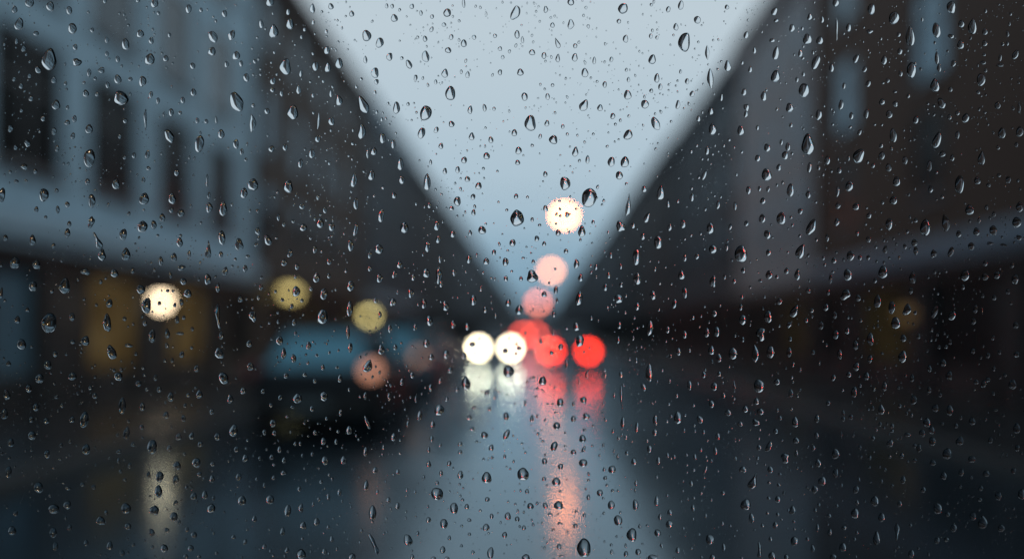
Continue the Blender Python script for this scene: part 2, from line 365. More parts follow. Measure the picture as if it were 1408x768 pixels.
# ------------------------------------------------------------------ lamps
def wall_lamp(name, label, side, px, py, matname, r=.13, two=False, group=None):
    Y = (W-.36)/abs(px-VX)*FPX; z = EYE-(py-VY)/FPX*Y
    t = tag(empty(name, (side*(W-.06), Y, z)), label, 'wall lamp', group)
    s = side
    for k in ((-.28, .28) if two else (0,)):
        bm = bmesh.new(); tube(bm, [(s*.055, k, .12), (-s*.1, k, .26), (-s*.26, k, .24), (-s*.30, k, .17)], .018)
        box(bm, *sorted((s*.03, s*.058)), k-.05, k+.05, .02, .22); mk('bracket', bm, 'iron', t)
        bm = bmesh.new(); lathe(bm, [(0, r*1.1), (r*.35, r*1.15), (r*.8, r*.85), (r*1.02, r*.55), (r*1.0, r*.50), (0, r*.52)], 20, Matrix.Translation((-s*.30, k, 0)))
        mk('lamp_shade', bm, 'iron', t, smooth=False)
        bm = bmesh.new(); bmesh.ops.create_uvsphere(bm, u_segments=12, v_segments=8, radius=r); bmesh.ops.translate(bm, verts=bm.verts, vec=(-s*.30, k, 0))
        for v in bm.verts: v.co.z = min(v.co.z, r*.49)
        mk('globe', bm, matname, t, smooth=True)
    return t
M['e_cream'] = emit('wall_lamp_cream_glow', (1, .74, .48), 9)
M['e_olive'] = emit('wall_lamp_olive_glow', (.60, .46, .17), 4.0)
M['e_olive2'] = emit('wall_lamp_dim_olive_glow', (.55, .44, .17), 10)
M['e_brown'] = emit('wall_lamp_faint_glow', (.50, .30, .12), .32)
wall_lamp('wall_lamp', 'bright cream wall lamp between two amber shop windows of the white building', -1, 222, 413, 'e_cream', .145)
wall_lamp('wall_lamp', 'double olive yellow wall lamp on the brown brick building, above the parked car', -1, 400, 401, 'e_olive', .17, True)
wall_lamp('wall_lamp', 'single dull yellow wall lamp on the slate grey building', -1, 508, 433, 'e_olive2', .2)
wall_lamp('wall_lamp', 'faint brownish wall lamp on the dark shopfront of the red brick building', 1, 1245, 430, 'e_brown', .16)

def hung(name, label, cat, x, Y, z, matname, r, signal=False):
    t = tag(empty(name, (x, Y, z)), label, cat)
    bm = bmesh.new(); pts = [(-W+.02-x, 0, 7.9-z)]
    for k in range(1, 16): u = k/16; pts.append(((-W+2*W*u)-x, 0, 7.9-z-.5*(1-(2*u-1)**2)))
    pts.append((W-.02-x, 0, 7.9-z)); tube(bm, pts, .008, 6); mk('span_wire', bm, 'iron', t)
    u = (x+W)/(2*W); zw = 7.9-z-.5*(1-(2*u-1)**2)
    if not signal:
        bm = bmesh.new(); tube(bm, [(0, 0, zw+.02), (0, 0, r*1.35)], .012); mk('hanger', bm, 'iron', t)
        bm = bmesh.new(); lathe(bm, [(0, r*1.5), (r*.35, r*1.45), (r*.45, r*1.05), (r*1.25, r*.55), (r*1.22, r*.50), (0, r*.60)], 28); mk('lamp_shade', bm, 'iron', t)
        bm = bmesh.new(); bmesh.ops.create_uvsphere(bm, u_segments=12, v_segments=8, radius=r)
        for v in bm.verts: v.co.z = min(v.co.z, r*.49)
        mk('globe', bm, matname, t, smooth=True)
    else:
        bm = bmesh.new(); tube(bm, [(0, 0, zw+.02), (0, 0, r*1.5)], .02); mk('hanger', bm, 'iron', t)
        bm = bmesh.new(); box(bm, -r*1.35, r*1.35, .0, .22, -r*5.9, r*1.5); bev(bm, .04); mk('signal_housing', bm, 'iron', t)
        for k in range(3):
            zz = -k*r*2.2
            rot = Matrix.Translation((0, 0, zz)) @ Matrix.Rotation(R(90), 4, 'X')
            bm = bmesh.new(); lathe(bm, [(0, .06), (r*.97, .02), (r*.97, .003), (0, .003)], 14, rot)
            mk('signal_lens', bm, matname if k == 0 else 'lampoff', t, smooth=False)
            bm = bmesh.new(); n_ = 14; ri = []
            for a in range(n_+1):
                th = R(-20+220*a/n_); ri.append([bm.verts.new((q*math.cos(th), yy, zz+q*math.sin(th))) for q, yy in ((r*1.04, -.002), (r*1.04, -.25), (r*1.10, -.25), (r*1.10, -.002))])
            for a in range(n_):
                for b in range(4): bm.faces.new((ri[a][b], ri[a+1][b], ri[a+1][(b+1) % 4], ri[a][(b+1) % 4]))
            bm.faces.new(ri[0]); bm.faces.new(ri[-1][::-1]); mk('visor', bm, 'iron', t)
    return t
M['e_amber'] = emit('hung_lamp_amber_glow', (1, .24, .07), 66)
M['e_amber2'] = emit('hung_lamp_orange_glow', (1, .32, .13), 19)
M['e_red'] = emit('red_signal_glow', (1, .21, .12), 15)
p = at(776, 295, 43); hung('hanging_street_lamp', 'cream glowing street lamp hung over the road, the highest light in the sky', 'street lamp', p.x, p.y, p.z, 'e_amber', .23)
p = at(758, 371, 72); hung('hanging_street_lamp', 'salmon glowing street lamp hung over the road just below the cream one', 'street lamp', p.x, p.y, p.z, 'e_amber2', .29)
p = at(740, 416, 82); hung('traffic_signal', 'pink glowing traffic signal hung over the far road, under the salmon lamp', 'traffic light', p.x, p.y, p.z, 'e_red', .28, True)

# ------------------------------------------------------------------ cars (front towards +Y)
def section(bm, y, w, zb, zt, r=.12):
    """rounded cross-section of the lower body at length Y"""
    pts = []
    for (sx, zc, a0) in ((1, zt, 0), (-1, zt, 90), (-1, zb, 180), (1, zb, 270)):
        rr = r if zc == zt else r*.6
        cx = sx*(w-rr); cz = zc-rr if zc == zt else zc+rr
        for k in range(4):
            th = R(a0+30*k); pts.append(bm.verts.new((cx+rr*math.cos(th), y, cz+rr*math.sin(th))))
    return pts
def loft(bm, rings, cap=True):
    for a, b in zip(rings, rings[1:]):
        n_ = len(a)
        for i in range(n_): bm.faces.new((a[i], a[(i+1) % n_], b[(i+1) % n_], b[i]))
    if cap: bm.faces.new(rings[0][::-1]); bm.faces.new(rings[-1])
def quad_panel(bm, c, inset, off, thick=.006):
    """a thin glass panel inside the quad C (4 corners), lifted OFF along its normal"""
    c = [Vector(p) for p in c]; m = sum(c, Vector())/4; nrm = (c[1]-c[0]).cross(c[3]-c[0]).normalized()
    q = []
    for p in c:
        d = (m-p); q.append(p+d.normalized()*inset)
    a = [bm.verts.new(p+nrm*off) for p in q]; b = [bm.verts.new(p+nrm*(off+thick)) for p in q]
    bm.faces.new(a[::-1]); bm.faces.new(b)
    for i in range(4): bm.faces.new((a[i], a[(i+1) % 4], b[(i+1) % 4], b[i]))
def car(name, label, loc, rz, paintm, head=None, tail=None, kind='saloon', tail_r=None, lamp_r=.10, tl_r=.11, tx=.65, tz=.72, hx=.68, hz=.69, cat='car', rear='tint'):
    t = tag(empty(name, loc, rz), label, cat)
    van = kind == 'van'
    HW = .88; H = 1.45 if not van else 2.1
    bt = .92 if not van else 1.05
    S = [(-2.12, .74, .42, .80, .14), (-2.05, .80, .26, .90, .14), (-1.7, .86, .20, bt, .12), (-.9, .88, .18, bt, .1), (.5, .88, .18, bt-.01, .1), (1.2, .87, .18, bt-.07 if not van else bt, .12), (1.8, .84, .20, .80 if not van else bt-.12, .13), (2.08, .78, .26, .70 if not van else .85, .13), (2.15, .72, .36, .62 if not van else .72, .12)]
    bm = bmesh.new(); loft(bm, [section(bm, *s_) for s_ in S]); mk('body', bm, paintm, t, smooth=False)
    # greenhouse
    if van: g0 = [(-2.0, .80), (1.35, .80)]; g1 = [(-1.95, .70), (.75, .68)]
    else: g0 = [(-1.78, .76), (1.0, .78)]; g1 = [(-1.15, .60), (.22, .60)]
    z0, z1 = bt-.04, H-.06
    cor = lambda g, z: [(-g[0][1], g[0][0], z), (g[0][1], g[0][0], z), (g[1][1], g[1][0], z), (-g[1][1], g[1][0], z)]
    lo, hi = cor(g0, z0), cor(g1, z1)
    bm = bmesh.new(); a = [bm.verts.new(p) for p in lo]; b = [bm.verts.new(p) for p in hi]
    top = [bm.verts.new((x*.86, (y-(g1[0][0]+g1[1][0])/2)*.86+(g1[0][0]+g1[1][0])/2, H)) for x, y, z in hi]
    for i in range(4):
        j = (i+1) % 4; bm.faces.new((a[i], a[j], b[j], b[i])); bm.faces.new((b[i], b[j], top[j], top[i]))
    bm.faces.new(top); bm.faces.new(a[::-1])
    mk('roof', bev(bm, .025), paintm, t)
    for nm, i in (('rear_window', 0), ('side_window', 1), ('windscreen', 2), ('side_window', 3)):
        j = (i+1) % 4; q = [lo[i], lo[j], hi[j], hi[i]]
        bm = bmesh.new()
        if 'side' in nm:
            qm0 = [Vector(q[0]).lerp(Vector(q[1]), .48), Vector(q[3]).lerp(Vector(q[2]), .48)]
            quad_panel(bm, [q[0], qm0[0], qm0[1], q[3]], .09, .004); quad_panel(bm, [qm0[0], q[1], q[2], qm0[1]], .09, .004)
        else: quad_panel(bm, q, .10, .004)
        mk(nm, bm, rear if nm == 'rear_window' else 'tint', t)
    # wheels
    for sx in (-1, 1):
        for y in (-1.32, 1.35):
            rot = Matrix.Translation((sx*.80, y, .32)) @ Matrix.Rotation(R(90)*sx, 4, 'Y')
            bm = bmesh.new(); lathe(bm, [(.20, -.10), (.29, -.10), (.315, -.07), (.32, .0), (.315, .07), (.29, .10), (.20, .10), (.20, -.10)], 28, rot); wh = mk('wheel', bm, 'rubber', t)
            bm = bmesh.new(); lathe(bm, [(0, .05), (.05, .07), (.06, .05), (.17, .075), (.198, .095), (.198, -.08), (0, -.08)], 20, rot); mk('rim', bm, 'rim', wh)
    # bumpers, plates, mirrors
    for y0, y1 in ((2.10, 2.24), (-2.20, -2.06)):
        mk('bumper', bev(B((-.80, .80, y0, y1, .30, .52)), .04), 'rubber', t)
    mk('number_plate', B((-.26, .26, -2.224, -2.205, .36, .47)), 'plate', t)
    mk('number_plate', B((-.26, .26, 2.245, 2.262, .36, .47)), 'plate', t)
    for sx in (-1, 1):
        bm = bmesh.new(); box(bm, *sorted((sx*.86, sx*1.03)), .72, .84, .90, 1.03); bev(bm, .03); mk('mirror', bm, paintm, t)
        mk('door_handle', bev(B(tuple(sorted((sx*.872, sx*.90)))+(-.1, .08, .74, .77)), .006, 1), 'rim', t)
        rot = Matrix.Translation((sx*hx, 2.135, hz)) @ Matrix.Rotation(R(-90), 4, 'X')
        bm = bmesh.new(); lathe(bm, [(0, .08), (lamp_r, .05), (lamp_r, -.1), (0, -.1)], 14, rot); mk('headlight', bm, head or 'lampoff', t)
        rot = Matrix.Translation((sx*tx, -2.12, tz)) @ Matrix.Rotation(R(90), 4, 'X')
        bm = bmesh.new(); lathe(bm, [(0, .05), (tl_r, .03), (tl_r, -.1), (0, -.1)], 14, rot)
        m = tail if (sx > 0 or tail_r is None) else tail_r
        mk('tail_light', bm, m or 'tailoff', t)
    return t
M['e_head'] = emit('headlight_glow', (1, .82, .56), 50)
M['e_tail'] = emit('tail_light_glow', (1, .028, .01), 25)
M['e_tail2'] = emit('far_tail_light_glow', (1, .085, .055), 17)
M['e_pink'] = emit('parked_tail_light_glow', (.50, .22, .14), 3.2)
M['e_pinkdim'] = emit('parked_dim_tail_light_glow', (.30, .16, .11), 3)
car('oncoming_car', 'dark car driving towards the viewer with both white headlights on', (-1.76, 42.3+2.15, 0), R(180), 'p_dark', head='e_head', lamp_r=.13)
car('leading_car', 'black car driving ahead in the lane with two bright red tail lights', (1.18, 34.6+2.15, 0), 0, 'p_black', tail='e_tail', tl_r=.135, tz=.70)
car('distant_van', 'distant dark van with soft red tail lights, between headlights and brighter red tail lights', (-.46, 70+2.1, 0), 0, 'p_van', tail='e_tail2', kind='van', tl_r=.20, tx=.42, tz=1.14, cat='van')
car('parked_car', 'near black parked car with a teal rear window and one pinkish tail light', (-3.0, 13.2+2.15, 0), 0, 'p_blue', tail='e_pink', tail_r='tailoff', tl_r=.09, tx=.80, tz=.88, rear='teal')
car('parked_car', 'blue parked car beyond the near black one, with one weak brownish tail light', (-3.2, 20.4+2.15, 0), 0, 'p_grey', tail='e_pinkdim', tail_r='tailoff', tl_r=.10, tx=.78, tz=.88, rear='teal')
car('parked_car', 'third parked car standing beyond the other two at the kerb', (-3.35, 27.2+2.15, 0), 0, 'p_dark')
# ------------------------------------------------------------------ unseen van around the eye, dark cabin added to keep sky off drop rims
t = tag(empty('van', (0, -1.2, 0)), 'unseen dark van cabin around the clear rain-covered windscreen that fills the whole view', 'van')
oy = 1.2
def vb(*bs): return B(*[(x0, x1, y0+oy, y1+oy, z0, z1) for x0, x1, y0, y1, z0, z1 in bs])
mk('cabin', vb((-1.0, 1.0, -2.5, -2.45, .35, 2.15), (-1.0, -.95, -2.449, .44, .35, 2.15), (.95, 1.0, -2.449, .44, .35, 2.15),
   (-.949, .949, -2.449, .44, 2.10, 2.15), (-.949, .949, -2.449, .44, .35, .40), (-.949, .949, .39, .44, .401, .90), (-.949, .949, .39, .44, 1.96, 2.099)), 'cabin', t)
mk('windscreen', vb((-.90, .90, .400, .405, .93, 1.93)), 'pane', t)
mk('windscreen_seal', vb((-.948, -.90, .39, .42, .901, 1.959), (.90, .948, .39, .42, .901, 1.959), (-.899, .899, .39, .42, .901, .93), (-.899, .899, .39, .42, 1.93, 1.959)), 'rubber', t)
mk('dashboard', bev(vb((-.94, .94, .05, .385, .55, .86)), .04), 'cabin', t)
mk('bumper', bev(vb((-1.0, 1.0, .45, .60, .30, .55)), .04), 'rubber', t)
for sx in (-1, 1):
    for y in (-.1, -2.0):
        rot = Matrix.Translation((sx*.86, y+oy, .34)) @ Matrix.Rotation(R(90)*sx, 4, 'Y')
        bm = bmesh.new(); lathe(bm, [(.20, -.10), (.30, -.10), (.33, -.07), (.34, .0), (.33, .07), (.30, .10), (.20, .10), (.20, -.10)], 24, rot); mk('wheel', bm, 'rubber', t)

# ------------------------------------------------------------------ raindrops
# tiles of the photograph (470 x 256 px each, written three times enlarged): x y width height [lean][kind]
TS = 2.996
DROPS = [
 (0, 0, r"122 12 36 40;207 27 34 40;78 100 36 52 /;60 40 22 32;285 44 24 36;298 118 34 48;203 245 62 90;317 257 34 36 i;497 405 60 60;485 327 30 38;587 335 30 44;617 245 40 50 /;577 140 30 34;517 183 30 50;637 14 30 38;777 37 26 36;877 152 34 52 \;873 213 30 38;955 145 26 46 /;973 230 30 38;1127 130 38 58;1112 10 32 34;1195 100 32 44;1177 275 44 68;1300 273 28 38;1350 278 24 44 t;1347 208 24 34;1287 36 22 40;1363 27 22 26;1397 262 30 46;1396 415 28 42;1207 463 46 60 t;974 418 50 90 t\;1039 505 24 76 s;822 592 38 70;696 560 36 60 \;369 652 46 80;231 432 32 44 t;367 532 30 40;705 463 22 32;600 492 18 70 s;1125 334 24 30;1100 458 22 26;1230 370 20 36;972 593 24 40;911 552 26 40;1285 633 24 40;1238 673 20 38;1312 500 12 70 s;1309 572 22 28;1118 613 24 28;1175 606 20 30;353 385 26 30;223 541 22 32;607 636 20 36;853 745 16 50 s;478 755 30 40;1040 755 36 40;728 711 22 28;156 288 24 32 \;1015 320 26 34;1076 100 18 36;925 57 22 30;222 330 22 30;683 242 24 26;796 381 24 32;1366 500 24 36;1188 757 30 30;360 748 20 26;178 488 18 26;277 505 24 22;307 490 18 30;113 590 26 30 i;235 612 18 28;443 350 18 28;400 388 16 20;651 415 16 26;623 168 20 30;440 165 18 26;441 222 16 22;485 244 18 28;380 125 16 22;148 138 24 20;310 195 20 26;367 300 18 34;418 290 24 28 i;392 324 14 16;537 326 18 18;622 390 16 30;753 413 18 28;813 497 16 24;850 500 16 20;891 494 12 32;933 265 18 26;993 262 16 28;1049 253 14 20;1043 435 16 18;1123 371 20 22;1160 385 14 26;1240 303 14 28;1332 335 12 14;1364 386 14 30;1290 393 12 20;1357 672 12 16;1013 657 12 16;996 625 16 28;515 497 18 22;493 562 14 20;552 640 16 26;611 693 18 18;591 741 16 24;514 648 16 18;97 201 20 26;68 170 14 26;122 313 16 20;87 354 18 26;58 326 14 22;128 406 18 26;88 455 14 18;43 530 20 34 i;64 607 16 24;42 708 14 14;100 687 30 24 i;145 705 16 22;67 747 18 16;107 745 12 14;300 560 18 28;278 443 14 18;270 344 14 16;346 341 14 12;432 5 16 20;568 3 18 16;653 55 14 18;698 145 14 20;793 272 22 28;828 42 14 20;1187 50 16 26;1255 122 12 18;1290 92 12 22;1344 130 14 20;1242 153 10 18;1130 216 10 14;742 465 16 16"),
 (470, 0, r"102 147 36 48;156 176 32 42 /;216 75 28 32;435 53 32 34;715 53 36 60 /;722 142 22 34;503 179 24 32;345 233 30 48;197 234 24 34;276 265 24 38 \;137 300 32 42;425 302 26 38;447 384 42 58;225 444 28 50;345 465 48 62;329 548 30 46 /;888 177 20 48 s\;943 100 26 42 t;960 237 24 34;890 240 18 34;833 229 20 28;784 216 26 24;868 104 18 22;943 8 28 30;840 39 18 30 t;1158 35 38 46 /;1169 160 22 32;1279 245 30 40;1001 300 28 38;1141 88 18 20;1376 111 20 32;1345 39 18 26;1400 172 26 70;1397 22 22 40;735 298 26 30;652 298 18 24;753 398 26 34;848 398 18 28;777 507 44 68;998 434 34 50 t/;1064 444 22 28;1083 348 18 26;1177 391 32 38;1248 429 32 36;1298 322 22 38;1312 358 18 26;1384 431 18 38;1292 508 32 60 t\;1179 555 34 44 /;872 575 34 38;711 547 22 30;452 511 24 26;529 452 20 34 t;588 444 16 32;614 576 20 28;597 642 26 30;535 562 22 34;728 620 26 32;962 625 24 42 t;1012 657 16 36;1110 666 30 40;1166 667 34 46;1143 722 30 34;919 750 44 44;838 717 18 24;724 669 20 22;504 659 24 28;477 699 18 30;409 601 20 24;425 705 18 26;517 737 22 24;564 762 26 24;1116 478 20 26;88 432 36 80 t\;82 541 32 62 t;167 569 26 42;212 593 18 38;241 676 24 52;131 624 26 34;122 722 26 44;247 741 26 32;351 742 28 52;50 742 24 60;107 632 10 44 s;97 246 16 32;343 160 18 26;372 69 16 18;421 102 18 18;545 154 18 20;41 57 20 26;289 27 18 22;143 337 20 22;502 14 14 36;389 535 18 28 /;438 207 26 24;845 508 20 26;1040 250 14 32;1110 245 16 22;1181 328 14 22;326 54 14 22;594 58 10 24;861 73 10 12;451 153 18 24;631 148 16 18;663 236 14 18;652 201 18 18;370 121 16 24 /;387 338 14 20;247 240 14 16;304 322 16 28 i;80 326 14 14;136 381 14 18;144 462 12 16;165 492 12 18;45 591 14 16;961 189 18 20;1006 32 12 14;1275 20 14 14;1273 149 16 20;1298 155 14 16;1172 288 12 16;1026 321 10 12;868 351 14 16;836 367 10 12;817 562 14 22;910 521 14 20;929 553 12 16;784 599 14 14;979 662 12 16;1127 512 12 14;1182 478 12 14;1275 374 16 18;1347 349 10 12;1036 552 12 12;366 668 12 22;583 694 12 14;273 429 14 16;191 427 12 14;627 448 14 16;518 308 16 30 i;1395 295 12 18;60 358 12 14;744 165 14 26 i;208 26 14 20;185 25 14 20;238 41 12 14;450 95 8 10;641 705 10 12;697 12 8 10;748 640 8 10;1172 757 12 14"),
 (938, 0, r"62 82 28 32;12 173 46 76;103 215 18 60 s;117 325 28 80 s;187 272 26 46;263 145 20 30;184 30 18 20;20 335 18 24;41 387 20 26;118 458 20 32;125 532 34 48 t;241 538 28 42;67 489 16 26;380 48 24 36 /;386 220 26 54;384 315 36 52;452 116 24 32;515 162 34 46;567 167 28 34;525 70 20 30;577 81 14 28;551 257 32 58 /;502 372 42 60;442 444 30 40;336 397 24 40;562 473 26 42;517 595 48 94;636 122 14 86 s;615 280 20 36 t;666 354 14 26;654 432 20 44;686 114 22 34;716 242 22 38 /;780 38 32 44;872 74 42 54 /;832 248 24 38;939 150 36 84 t;945 289 40 64;897 212 20 28;892 143 16 20;1048 125 34 62;1049 240 18 52;1058 280 18 34;1041 352 36 56;1109 30 36 52;1150 99 24 32;1196 110 34 66 t;1147 185 28 38;1117 262 20 28;1247 131 22 28;1246 179 20 26;1231 328 34 54;1373 225 24 42 /;1068 425 28 48 \;1105 368 18 20;1134 466 18 20;1168 486 28 40 /;1049 578 34 68 /;1300 434 26 30;1101 482 18 22;962 494 22 34;869 558 28 58;853 471 26 34;823 420 24 26;767 345 20 28 /;758 470 20 40;697 477 18 30;728 642 42 64 /;822 641 26 34;850 690 24 34;883 747 30 40;918 660 22 34;1073 634 24 26;1018 684 20 48;1233 652 28 60 t;1317 548 32 44;1390 542 30 44;1216 744 26 32;1344 740 22 30;1140 745 34 50;647 702 18 26;598 660 24 36;524 690 18 42;424 640 26 36;435 605 20 36;350 609 26 36;311 652 22 28;398 690 20 28;348 720 42 52;254 380 20 30;162 402 12 30;280 287 16 26;298 208 14 28;90 722 16 44 /;103 621 18 34;632 12 26 34;752 286 18 26 /;486 220 18 32;247 259 12 16;265 443 22 30 i;262 470 16 30;193 576 12 14;310 526 14 20;448 516 14 20;387 85 20 16;473 328 14 22;499 306 14 20;497 240 12 14;370 167 22 18;495 118 12 16;408 586 14 24;452 632 12 14;347 372 10 12;245 625 10 16;224 718 10 16;60 600 10 12;731 545 16 26 /;786 682 16 20;820 600 16 20;793 513 12 10;823 514 10 12;620 512 12 12;692 524 12 14;847 332 16 20;876 378 16 12;827 342 12 12;819 160 10 14;773 130 24 20 i;900 303 16 26;960 262 10 14;989 80 10 18;1108 150 24 20 i;1348 98 10 20;1340 140 14 26;1250 45 12 20;1353 58 12 14;1320 182 14 16;1340 180 12 18;1244 225 14 14;1240 258 24 16;1310 238 14 30;1310 268 28 16 i;1250 290 14 18;1220 380 16 16;1247 463 14 12;1388 445 14 44 i;1134 556 18 34;1112 650 16 30 i;1302 607 14 20;1377 596 16 20;1305 722 18 16;1260 512 10 12;1262 762 20 16;1012 427 10 12;932 395 14 18;878 428 22 22 i;1010 450 8 10;1047 710 14 12;685 652 12 22;690 757 30 24;562 690 14 20;453 762 14 12;390 762 10 14"),
 (0, 256, r"8 35 28 60;180 35 40 54;378 60 28 58;277 75 20 24;150 95 18 24;238 96 16 32;594 52 40 50;587 166 42 48;633 158 24 36;668 129 24 36;709 50 30 48;745 110 28 34;862 88 26 42;920 92 32 60;1005 28 30 42;508 198 32 46;375 148 24 50 /i;402 225 28 80 s\;420 282 32 50;519 280 36 54;278 192 24 40;134 222 26 44;22 212 18 28;61 315 40 50;150 322 34 38;136 411 34 42;267 410 44 68 t;472 358 32 34;740 229 26 42;717 292 24 36;663 308 18 40;857 262 26 76 s;914 211 30 60;910 280 18 26;855 382 28 44;928 350 22 36;1010 338 20 30;755 391 26 30;580 424 34 38;604 491 40 64;773 441 32 36;747 476 18 28;656 481 16 18;690 430 14 14;720 488 14 18;729 549 18 34;689 605 22 42;627 616 28 54;597 563 18 24;202 562 62 86;441 563 34 70 i;451 482 26 36;460 683 34 64 \;88 650 38 44;197 735 32 38;352 636 34 42;297 537 24 34;214 431 16 20;72 550 24 32;898 535 26 100 s;903 688 36 44 i;911 615 20 32;1042 535 28 44 i;1027 648 24 28;1152 635 30 36;1168 688 22 46;1209 708 22 38;1271 655 22 34;1032 742 28 34;1220 432 32 44;1334 443 30 48;1303 376 28 42;1329 537 46 60;1282 421 16 20;1202 493 16 20;1244 470 14 16;1163 467 14 16;1171 314 24 30;1223 330 18 28;1103 222 30 44 \;1194 276 20 38 i;1250 170 30 32;1319 152 32 40;1365 167 26 36;1188 8 38 40;1244 82 22 26;1339 98 16 28;1147 128 14 28;1170 157 14 20;1208 144 14 16;1297 260 18 32;1356 310 18 28;1355 368 16 24;1310 46 14 22;1045 6 36 26;990 464 22 28;898 417 18 40;985 240 30 56 i;1065 458 14 20;810 750 22 30;749 692 20 28;228 690 20 26;113 508 16 20;35 730 20 24;5 440 14 50;478 3 24 22;188 127 14 14;285 155 18 24;233 18 16 20;220 245 16 24;254 307 10 12;531 113 14 18;593 98 10 12;650 202 12 12;665 168 10 12;706 98 20 22 i;744 203 14 14;780 277 14 28;828 150 10 14;861 38 14 30;955 75 10 16;1062 186 22 30 i;1055 240 16 18;1030 100 10 14;1020 288 18 14;1065 213 12 18;1140 213 14 10;957 328 12 10;970 300 12 14;748 335 30 24 i;546 347 16 24 i;415 393 14 20;352 352 40 26 i;436 378 12 12;347 465 12 14;397 488 12 14;548 456 10 10;513 545 16 20;548 567 10 14;757 540 16 18;792 587 14 18;790 664 12 14;687 655 16 22;702 365 12 30;742 605 30 14 i;530 655 36 14 i;560 690 14 16;680 718 12 16;710 715 12 20;1212 560 18 30;1217 604 12 18;1146 557 12 18;1145 520 12 12;1110 563 12 12;1119 628 10 14;1271 640 10 20;1268 727 12 16;1305 695 12 14;1330 745 16 24;1357 684 12 14;1394 675 10 14;1290 640 10 10;1388 745 14 12;1383 425 10 12;1075 415 18 26;1078 375 12 14;1135 433 12 14;1217 372 12 18;1280 213 14 14;1325 268 10 12;500 755 14 20;555 745 10 12;590 748 14 14;470 757 14 16;380 745 10 12;300 640 20 18;330 650 12 12;273 690 12 14;130 660 12 12;20 470 14 14"),
 (470, 256, r"215 38 22 26;58 72 20 50;162 121 26 52;57 177 20 54;36 243 26 46;152 258 34 40;115 282 16 32;257 170 34 46;391 163 24 40;397 218 20 34;353 248 24 44;404 297 14 38;457 197 22 28;361 80 16 22;476 61 30 38;541 43 20 24;543 108 18 26;452 91 20 20;578 180 32 34 \;529 192 14 26;722 130 54 70 t;718 41 18 22;704 233 26 30 /;784 137 14 20;803 215 20 24;833 237 16 22;674 311 26 34;595 309 24 30;627 272 18 24;524 300 22 36;784 372 42 54 i/;738 380 16 20;676 380 18 24;1018 46 62 78;988 185 30 48 t;891 191 22 26;839 91 20 26;928 117 18 26;923 267 18 22;918 2 38 24;1180 78 18 96 s;1148 166 38 42 i;1200 161 18 26;1240 207 18 28;1257 130 20 46 /;1245 12 20 26;1313 28 32 56;1344 72 14 32;1351 168 18 32;1303 230 36 52;1384 62 12 16;1405 155 22 36;1213 291 30 70;1149 329 12 26;1109 284 12 26;967 320 24 36 i;984 376 20 34;1047 332 14 26;1099 365 16 30;1151 405 16 22;1086 415 22 30;1217 380 32 48;1281 448 26 40;1217 494 20 34;1140 463 36 38;978 461 28 60;882 427 18 34;834 444 22 24;730 509 30 40;685 479 22 34;874 525 16 28;1399 365 26 40;1370 483 20 40;1269 583 26 62;1143 572 18 30;1028 542 12 18;966 578 28 36;980 636 34 48;1342 590 18 30;1139 632 14 30;1387 680 22 32;1265 750 28 40;1213 716 12 24;926 730 16 40;902 660 20 28;864 686 18 18;820 638 14 26;871 602 12 26;731 666 20 18;674 678 20 22;538 650 24 20;502 697 22 28;686 755 46 36;36 410 30 44;155 378 26 38;115 338 16 26;238 322 24 32;216 362 20 34;284 440 26 38;294 374 18 28;347 357 32 36;400 368 28 60 i;410 402 16 30;463 355 18 30 i;338 483 24 40;427 492 26 42;541 468 26 44;574 420 12 28;591 508 18 26;633 532 10 24;516 577 20 32;459 568 20 36;360 553 28 44;302 580 16 30;210 477 28 34 i;139 470 18 22;32 503 26 64;197 585 18 36;157 528 14 26;348 646 26 36;220 662 18 26;162 672 28 42;107 740 34 56 t/;430 692 28 36;368 702 22 28;446 757 22 24;35 664 20 40;25 600 16 60;457 715 12 20;17 347 14 18;230 435 10 20;170 5 14 16;134 40 10 12;307 72 10 16;350 8 16 20;565 5 24 18;645 65 10 12;680 98 12 14;593 155 10 12;815 160 14 14;765 45 12 14;1072 76 10 12;1050 47 10 12;1035 148 14 20;788 310 14 18;747 295 14 12;854 398 10 14;684 265 12 10;582 355 10 16;630 382 10 14;700 350 12 12;1170 450 10 16;1120 465 10 12;1095 498 10 12;887 470 10 24;927 585 14 14;1200 625 10 20;1185 712 12 12;1083 757 14 12;1320 757 12 14;1290 340 10 22;1310 400 10 12;926 118 10 14;965 93 10 12;900 122 12 14;883 154 10 12;720 648 10 14;690 625 10 10;568 628 8 10;718 688 10 14;940 115 8 10;880 340 10 12;1020 665 8 10;832 514 8 12"),
